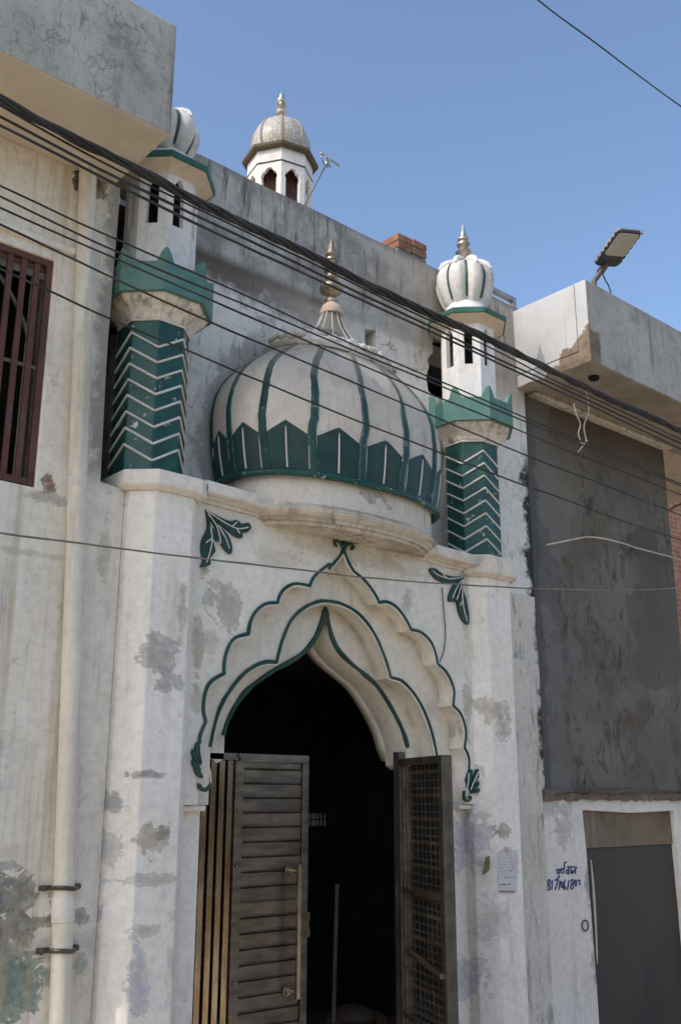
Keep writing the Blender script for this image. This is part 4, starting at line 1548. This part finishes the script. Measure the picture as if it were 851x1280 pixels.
# drain pipe
pb, pt = at(75, 1270, 0.0), at(110, 225, 0.0)
d = (pt-pb)/(pt.z-pb.z)
p_lo, p_hi = pb-d*(pb.z-.05), pt+d*(6.2-pt.z)
pipe = empty('drainpipe', p_lo)
tag(pipe, 'cream plastic drainpipe running up the wall beside the barred window', 'drainpipe')
m = MB()
m.tube([p_lo+(p_hi-p_lo)*i/12 for i in range(13)], .053, 20)
m.build('pipe', 'pvc', pipe, smooth=True)
m = MB()
for zz_ in (1.95,):
    c = pb+d*(zz_-pb.z)
    m.tube([c-d*.06, c-d*.055, c+d*.055, c+d*.062], [.054, .0585, .0585, .054], 20)
m.build('pipe_socket', 'pvc', pipe, smooth=True)
for py in (1110, 1188):
    c = pb+d*(at(73, py, 0).z-pb.z)
    m = MB()
    m.tube([c+Vector((.060*math.cos(R(a)), .060*math.sin(R(a)), .004*math.sin(R(2*a)))) for a in range(180, 361, 15)], .011, 8)
    for s in (-1, 1):
        m.box(c.x+s*.08-.03, c.x+s*.08+.03, .035, .058, c.z-.012, c.z+.012)
        m.ball((c.x+s*.095, .03, c.z), .016, 8)
    m.build('pipe_clamp', 'darksteel', pipe, smooth=True)

# ------------------------------------------------------------------ right house
rh = empty('rendered_house', (8.2, YW, 0))
tag(rh, 'house with dark unpainted cement wall and concrete roof balcony right of the mosque', 'house')
GX0, GX1 = 6.99, 9.35
ZB0, ZB1 = 6.15, 6.945
le = [(GX0+.0, 2.55)]
wall_pts = [(GX0, 2.56), (GX0+.02, 3.0), (GX0-.005, 3.6), (GX0+.01, 4.2), (GX0, ZB0+.02), (GX1, ZB0+.02), (GX1, 2.56)]
panel('cement_wall', [wall_pts], YW+.004, YW+.22, 'render', rh, bevel=.004)
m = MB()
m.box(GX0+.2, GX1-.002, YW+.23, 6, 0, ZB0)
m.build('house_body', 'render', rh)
px0, px1 = at(735, 1100, YW).x, at(845, 1060, YW).x
pz1 = at(733, 1014, YW).z
pzm = at(738, 1061, YW).z
panel('base_wall', [[(6.87, 0), (px0+.03, 0), (px0+.03, 1.0), (px0+.015, 1.6), (px0, pzm), (px0-.02, pz1+.01), ((px0+px1)/2, pz1-.02), (px1+.01, pz1-.005), (px1+.03, 1.5), (px1+.04, 0), (GX1+.6, 0), (GX1+.6, 2.50), (6.87, 2.50)]],
      YW, YW+.2, 'whitebase', rh, bevel=.008)
m = MB()
rnd = random.Random(5)
nx = 46
pts = []
for i in range(nx+1):
    x = 6.93+(GX1+.3-6.93)*i/nx
    h = rnd.uniform(.0, .03)
    pts.append([(x, YW+.03, 2.49), (x, YW-.012-rnd.uniform(0, .03), 2.495-h), (x, YW-.02-rnd.uniform(0, .035), 2.53+rnd.uniform(-.012, .012)), (x, YW-.005, 2.556+rnd.uniform(0, .02)), (x, YW+.03, 2.58)])
m.loft(pts)
m.build('broken_ledge', 'ledge', rh)
m = MB()
m.tube(smooth_path([at(694, 994, YW-.04), at(720, 989, YW-.05), at(765, 986, YW-.06), at(790, 985, YW-.06)]), .006, 6)
m.tube(smooth_path([at(720, 990, YW-.05), at(770, 992, YW-.06), at(810, 989, YW-.05), at(870, 990, YW-.04)]), .007, 6)
m.build('ledge_rod', 'rust', rh, smooth=True)
m = MB()
m.box(px0-.05, px1+.06, YW+.06, YW+.10, 0, pzm)
m.build('shutter_panel', 'shutter', rh)
m = MB()
m.box(px0-.06, px1+.06, YW+.045, YW+.085, pzm+.003, pz1+.06)
m.build('lintel_panel', 'lintelpanel', rh)
m = MB()
m.tube(smooth_path([at(738, 1075, YW+.03), at(741, 1110, YW+.03), at(744, 1160, YW+.03), at(746, 1205, YW+.03)]), [.006, .008, .008, .01, .011, .012, .012, .011, .011, .01, .009, .008, .004], 6)
m.build('rag_strip', 'whitecable', rh, smooth=True)
m = MB()
m.tube([at(731+4*math.cos(t*.7), 1157+7*math.sin(t*.7), YW-.012) for t in range(10)], .006, 6)
m.build('wire_ring', 'darksteel', rh, smooth=True)
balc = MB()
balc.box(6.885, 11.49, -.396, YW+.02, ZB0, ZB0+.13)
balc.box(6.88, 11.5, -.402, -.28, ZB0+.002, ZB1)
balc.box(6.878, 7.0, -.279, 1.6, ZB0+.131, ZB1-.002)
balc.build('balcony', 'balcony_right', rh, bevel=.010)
m = MB()
m.box(GX0, 11.5, YW+.02, 4.6, ZB0+.06, ZB0+.13)
m.build('roof_slab', 'soffit', rh)
m = MB()                                               # plaster band under the slab against the wall
m.box(GX0+.05, GX1, YW-.10, YW+.003, ZB0-.035, ZB0-.002)
m.build('soffit_band', 'corbel', rh, bevel=.008, wob=.006)
m = MB()
m.lathe([(.045, 0), (.05, .02), (.03, .05)], 12, (7.12, -.12))
o = m.build('ceiling_box', 'black', rh)
o.location = (.06, -.10, ZB0-.03)

# painted note on the white base
cs = 12.157


def T(pts):
    return [at(670+x/cs, 1060+y/cs, YW-.003) for x, y in pts]


def loop(cx, cy, rx, ry, n=14, a0=0, a1=360):
    return [(cx+rx*math.cos(R(a0+(a1-a0)*i/n)), cy+ry*math.sin(R(a0+(a1-a0)*i/n))) for i in range(n+1)]


m = MB()
strokes = [[(305, 332), (365, 324), (432, 308)], [(468, 290), (540, 286), (615, 296)], [(455, 215), (432, 222), (422, 250), (432, 300)],
           [(322, 332), (312, 372), (330, 384), (350, 375)], [(352, 330), (350, 395)], [(340, 412), (352, 440), (325, 455), (312, 470)],
           [(382, 326), (374, 362), (392, 384)], [(416, 315), (415, 392)], loop(470, 362, 17, 28), [(492, 298), (490, 400)],
           [(524, 292), (524, 396)], [(548, 345), (540, 372), (556, 380), (566, 345), (584, 335)], [(598, 298), (590, 392)],
           loop(192, 515, 20, 34), loop(182, 602, 22, 38), [(242, 488), (232, 640)], [(278, 492), (332, 480), (310, 550), (284, 642)],
           [(358, 500), (342, 636)], loop(388, 556, 16, 44), [(436, 480), (418, 560), (416, 600)], loop(428, 606, 15, 26), [(494, 486), (470, 642)],
           loop(548, 512, 19, 32), loop(540, 588, 20, 34), loop(598, 532, 15, 44), [(632, 488), (662, 492), (652, 520), (664, 535), (655, 562)]]
for s in strokes:
    m.tube(smooth_path(T(s), 3) if len(s) < 10 else T(s), .0056, 6)
m.build('painted_note', 'blueink', rh, smooth=True)

# ------------------------------------------------------------------ brick house further along
bh = empty('brick_house', (13.5, 6, 0))
tag(bh, 'bare red brick house seen past the cement wall at the edge of the street', 'house')
bt = at(840, 594, 3.0).z
m = MB()
m.box(10.1, 16, 3.0, 8, 0, bt)
m.build('brick_wall', 'brick', bh)
m = MB()
m.box(10.05, 16.05, 2.96, 8.05, bt+.002, bt+.10)
m.build('brick_coping', 'rubble', bh, bevel=.02, wob=.015)

# ------------------------------------------------------------------ small things on the roofs
bs = empty('brick_stack', (5.7, .8, 6.4))
tag(bs, 'small stub of red bricks on rubble standing above the parapet', 'brick stub')
q0, q1, q2 = at(475, 299, .66), at(497.6, 288, .46+.2), at(533, 307, .66)
zt2 = q1.z+.0
bxx0, bxx1 = at(497.6, 300, .66).x, at(533, 315, .66).x
m = MB()
rnd = random.Random(2)
for r_ in range(2):
    z = zt2-.078*(r_+1)
    for i in range(2):
        a = bxx0+(bxx1-bxx0)*i/2
        m.box(a+.004+rnd.uniform(-.006, .006), a+(bxx1-bxx0)/2-.004, .66+rnd.uniform(-.008, .008), 1.12, z+.004, z+.074)
m.build('brick', 'oldbrick', bs, bevel=.010, wob=.010)
m = MB()
for i in range(60):
    m.ball((rnd.uniform(bxx0, bxx1), rnd.uniform(.68, .75), rnd.uniform(6.8, zt2-.16)), rnd.uniform(.03, .06), 6, (1, .8, .7))
m.box(bxx0+.01, bxx1-.01, .68, 1.1, 6.405, zt2-.158)
m.build('rubble_core', 'rubble', bs, wob=.01)

sf = empty('steel_frame', at(640, 387, .62))
tag(sf, 'grey angle iron corner sticking up behind the right turret', 'steel frame')
m = MB()
a_, b_, c_ = at(596, 348, .62), at(641, 371, .62), at(639, 395, .62)
t_ = .045
m.loft([[p+Vector(o) for o in ((0, 0, 0), (0, .05, 0), (0, .05, -t_), (0, 0, -t_))] for p in (a_, b_+Vector((t_, 0, 0)))])
m.loft([[p+Vector(o) for o in ((0, 0, 0), (t_, 0, 0), (t_, .05, 0), (0, .05, 0))] for p in (Vector((b_.x, b_.y, 6.38)), b_-Vector((0, 0, t_)))])
m.build('angle_bar', 'lampgrey', sf)

an = empty('tv_antenna', at(385, 250, 3.05))
tag(an, 'thin tilted television antenna beside the tiled minaret', 'antenna')
m = MB()
a_, b_ = at(383, 252, 3.05), at(409, 203, 3.05)
a_ = b_+(a_-b_)*3.0
m.tube([a_, b_], .011, 8)
m.build('mast', 'greycable', an, smooth=True)
m = MB()
for u, v in (((400, 191), (424, 208)), ((404, 210), (418, 192)), ((401, 196), (406, 208)), ((412, 199), (424, 206)), ((407, 196), (413, 209))):
    m.tube([at(*u, 3.0), at(*v, 3.1)], .008, 6)
m.ball(at(402, 192, 3.0), .022, 8)
m.ball(at(409, 205, 3.05), .035, 8, (1, .8, 1.3))
m.build('antenna_rod', 'lampgrey', an, smooth=True)

# street lamp on the right balcony
ya = -.30
lp0 = at(742, 352, ya)
lamp = empty('street_lamp', lp0)
tag(lamp, 'black LED street lamp head on a short arm at the balcony corner', 'street lamp')
h0 = at(757, 333, ya-.06)
h1 = at(787.5, 290.5, ya-.44)
ax = (h1-h0)
hl = ax.length
ax.normalize()
wx = Vector((1, 0, 0))
wx = (wx-ax*wx.dot(ax)).normalized()
nz = wx.cross(ax).normalized()
if nz.z < 0:
    nz = -nz
hm = Matrix((wx, ax, nz)).transposed().to_4x4()
hm.translation = h0


def rrect(w_, l0, l1, r_, z, n=5):
    pts = []
    for cx, cy, a in ((w_-r_, l0+r_, -90), (w_-r_, l1-r_, 0), (-w_+r_, l1-r_, 90), (-w_+r_, l0+r_, 180)):
        for i in range(n+1):
            t = R(a+90*i/n)
            pts.append((cx+r_*math.cos(t), cy+r_*math.sin(t), z))
    return pts


m = MB()
hw = .125
m.loft([rrect(hw, 0, hl, .045, 0), rrect(hw+.008, -.005, hl+.008, .05, .015), rrect(hw, 0, hl, .045, .04), rrect(hw-.03, .02, hl-.03, .04, .06)])
bmesh.ops.transform(m.bm, matrix=hm, verts=m.bm.verts)
m.build('lamp_housing', 'lampbody', lamp, bevel=.003)
m = MB()
m.loft([rrect(hw+.010, -.006, hl+.010, .05, .020), rrect(hw+.012, -.008, hl+.012, .05, .034)])
for i in range(7):
    m.box(hw+.006, hw+.012, .05+i*.06, .075+i*.06, .004, .022)
    m.box(-hw-.012, -hw-.006, .05+i*.06, .075+i*.06, .004, .022)
bmesh.ops.transform(m.bm, matrix=hm, verts=m.bm.verts)
m.build('lamp_fin', 'lampgrey', lamp)
m = MB()
m.loft([rrect(hw-.012, hl*.33, hl-.012, .035, -.002), rrect(hw-.014, hl*.33+.002, hl-.014, .03, -.008)])
bmesh.ops.transform(m.bm, matrix=hm, verts=m.bm.verts)
m.build('lamp_lens', 'lens', lamp)
m = MB()
bot = lp0-Vector((0, 0, .3))
m.tube([bot, lp0, h0+ax*.02-nz*.0+Vector((0, 0, .02))], .024, 12)
m.tube([h0-ax*.10+nz*.02, h0+ax*.03+nz*.02], .036, 12)
m.build('lamp_arm', 'darksteel', lamp, smooth=True)
m = MB()
m.tube(smooth_path([at(753, 343, ya-.06), at(756, 350, ya-.05), at(760, 357, ya-.04), at(763, 366, ya)]), .006, 6)
m.build('lamp_wire', 'rubber', lamp, smooth=True)

# ------------------------------------------------------------------ overhead lines
YC = -1.6


def wire_pts(px, Y, ext=(7, 9)):
    p = smooth_path(pxs(px, Y), 6)
    a = p[0]-p[1]
    b = p[-1]-p[-2]
    pre = [p[0]+a.normalized()*ext[0]*(i/8)+Vector((0, 0, .0012*ext[0]*i*i)) for i in range(8, 0, -1)]
    post = [p[-1]+b.normalized()*ext[1]*(i/8) for i in range(1, 9)]
    return pre+p+post


def wire(label, px, Y, r, mat='rubber', name='overhead_cable', grp='overhead cables crossing the front of the mosque', ext=(7, 9)):
    mm = MB()
    wp = wire_pts(px, Y, ext)
    sd = len(label)*1.7
    wp = [p+Vector((0, 0, .012*mnoise.noise(Vector((p.x*1.1, sd, 0)))+.004*mnoise.noise(Vector((p.x*4, sd, 2))))) for p in wp]
    mm.tube(wp, [r*(1+.22*mnoise.noise(Vector((p.x*2.3, sd, 5)))) for p in wp], 7)
    o = mm.build(name, mat, smooth=True)
    return tag(o, label, 'cable', grp)


bpx = [(0, 124), (85, 169), (176, 214), (232, 245), (300, 277), (390, 320), (460, 356), (530, 389), (601, 420), (660, 449), (739, 488), (789, 511), (851, 539)]
path = wire_pts(bpx, YC)
# dense resample for the twist
dense = []
for a, b in zip(path, path[1:]):
    k = max(1, int((b-a).length/.03))
    dense += [a+(b-a)*(i/k) for i in range(k)]
m = MB()
acc = 0.0
for s in range(5):
    pts = []
    acc = 0.0
    for i, p in enumerate(dense):
        if i:
            acc += (p-dense[i-1]).length
        ph = acc*9.0+s*2*math.pi/5+.8*mnoise.noise(Vector((acc*1.3, 0, 0)))
        rr = .0125*(1+.7*mnoise.noise(Vector((acc*.9, s*3.3, 1))))
        pts.append(p+Vector((0, math.cos(ph)*rr, math.sin(ph)*rr)))
    m.tube(pts, .0085, 6)
tag(m.build('cable_bundle', 'rubber', smooth=True), 'thick black twisted bundle, heaviest of the overhead lines, sloping past both turrets', 'cable bundle')
wire('thin black cable running close under the thick twisted bundle', [(0, 131), (120, 197), (300, 286), (460, 364), (600, 430), (700, 479), (851, 549)], YC+.03, .0045)
wire('upper of the two smooth black cables below the bundle', [(0, 147), (120, 209), (300, 295), (460, 371), (660, 466), (851, 554)], YC+.05, .0062)
wire('lower of the two smooth black cables below the bundle', [(0, 158), (120, 218), (300, 305), (460, 378), (660, 471), (851, 561)], YC-.05, .0062)
wire('thin wire crossing the middle turret battlements, topmost of the lower set', [(0, 231), (120, 287.6), (300, 366), (400, 412), (600, 498), (760, 566), (851, 604)], YC+.02, .0045)
wire('thin wire just under the topmost one of the lower set', [(0, 247), (120, 303), (300, 378), (400, 420), (600, 503), (760, 570), (851, 607)], YC-.02, .0045)
wire('thin wire passing over the crumbling crest of the dome', [(0, 258), (120, 312), (300, 392), (400, 434), (600, 518), (760, 583), (851, 619)], YC+.04, .0045)
wire('thin wire crossing the upper white shoulder of the dome', [(0, 283), (120, 339), (256, 400), (300, 419), (400, 461), (600, 545), (760, 609), (851, 644)], YC-.04, .0045)
wire('lowest sloping wire, crossing the window bars and the widest part of the dome', [(0, 337), (120, 391), (240, 441), (400, 507), (440, 523), (600, 585), (760, 645), (851, 675)], YC, .0045)
wire('nearly level grey wire crossing the pillars above the arch', [(0, 667), (120, 683), (250, 698), (428, 720), (540, 729), (660, 736), (760, 738), (851, 736)], -1.1, .0045, 'greycable')
wire('single black wire high against the sky in the upper corner', [(600, -52), (671, 0), (700, 22), (760, 66), (851, 134)], -1.6, .0055)
o = wire('loose white cable sagging across the dark cement wall', [(683, 681), (710, 676), (738, 672), (770, 677), (800, 686), (851, 700)], YW-.06, .0075, 'whitecable', 'loose_cable', None, (.001, 1.2))
m = MB()
m.tube(smooth_path(pxs(crop([(362, 850), (378, 920), (385, 985), (360, 1060), (375, 1140)], 640, 270, 4.033), -.05)), .006, 6)
m.tube(smooth_path(pxs(crop([(308, 945), (322, 1000), (342, 1050), (332, 1100), (352, 1150)], 640, 270, 4.033), -.05)), .006, 6)
m.tube(smooth_path(pxs(crop([(352, 1150), (378, 1130), (330, 1190)], 640, 270, 4.033), -.05)), .005, 6)
m.tube([atX(730, 478, at(730, 478, -.05).x), at(730, 478, -.05)+Vector((0, 0, .01))], .004, 6)
tag(m.build('dangling_wire', 'whitecable', smooth=True), 'frayed pale wires dangling under the concrete balcony', 'wire')
m = MB()
m.tube(smooth_path(pxs(B([(520, 272), (530, 400), (536, 480), (528, 560), (510, 610)]), -.012)), .004, 6)
tag(m.build('wall_wire', 'rubber', smooth=True), 'thin black wire hanging on the wall below the right leaf ornament', 'wire')
o = wire('short thick black cable in front of the red brick house', [(832, 641), (842, 634), (851, 630), (870, 622)], 1.2, .012, 'rubber', 'service_cable', None, (.3, 2))

# ------------------------------------------------------------------ paper on the right pillar
po = empty('poster', at(634, 1115, -.1))
tag(po, 'torn pale notice with rows of faint print on the right pillar', 'poster')
m = MB()
YPp = -.1035
pp = smooth_path(pxs([(622, 1066), (630, 1063), (634, 1070), (639, 1064), (646, 1063), (647, 1085), (645, 1116), (634, 1117), (624, 1117), (622.5, 1090)], YPp), 2)
m.poly(pp, (0, .002, 0))
m.build('paper_sheet', 'paper', po)
m = MB()
rnd = random.Random(9)


def mark(x0, y0, x1, y1):
    m.poly(pxs([(x0, y0), (x1, y0), (x1, y1), (x0, y1)], YPp-.0015), (0, .001, 0))


for yy in range(1072, 1100, 4):
    xx = 625
    while xx < 643:
        wd = rnd.choice([.6, 1.0, 1.8])
        if rnd.random() < .55:
            mark(xx, yy, xx+wd, yy+rnd.choice([.9, 1.6]))
        xx += wd+rnd.uniform(.8, 2.2)
mark(625, 1105.0, 632, 1106.6)
mark(633, 1104.7, 638, 1106.0)
mark(624, 1113.3, 643, 1115.6)
m.build('print', 'ink', po)
m = MB()
m.poly(pxs([(607, 1071), (612, 1070), (612, 1082), (611, 1088), (606, 1092), (602, 1094), (604, 1086)], -.08), (0, .002, 0))
tag(m.build('paper_scrap', 'scrap'), 'torn olive scrap of paper beside the pale notice', 'paper scrap')
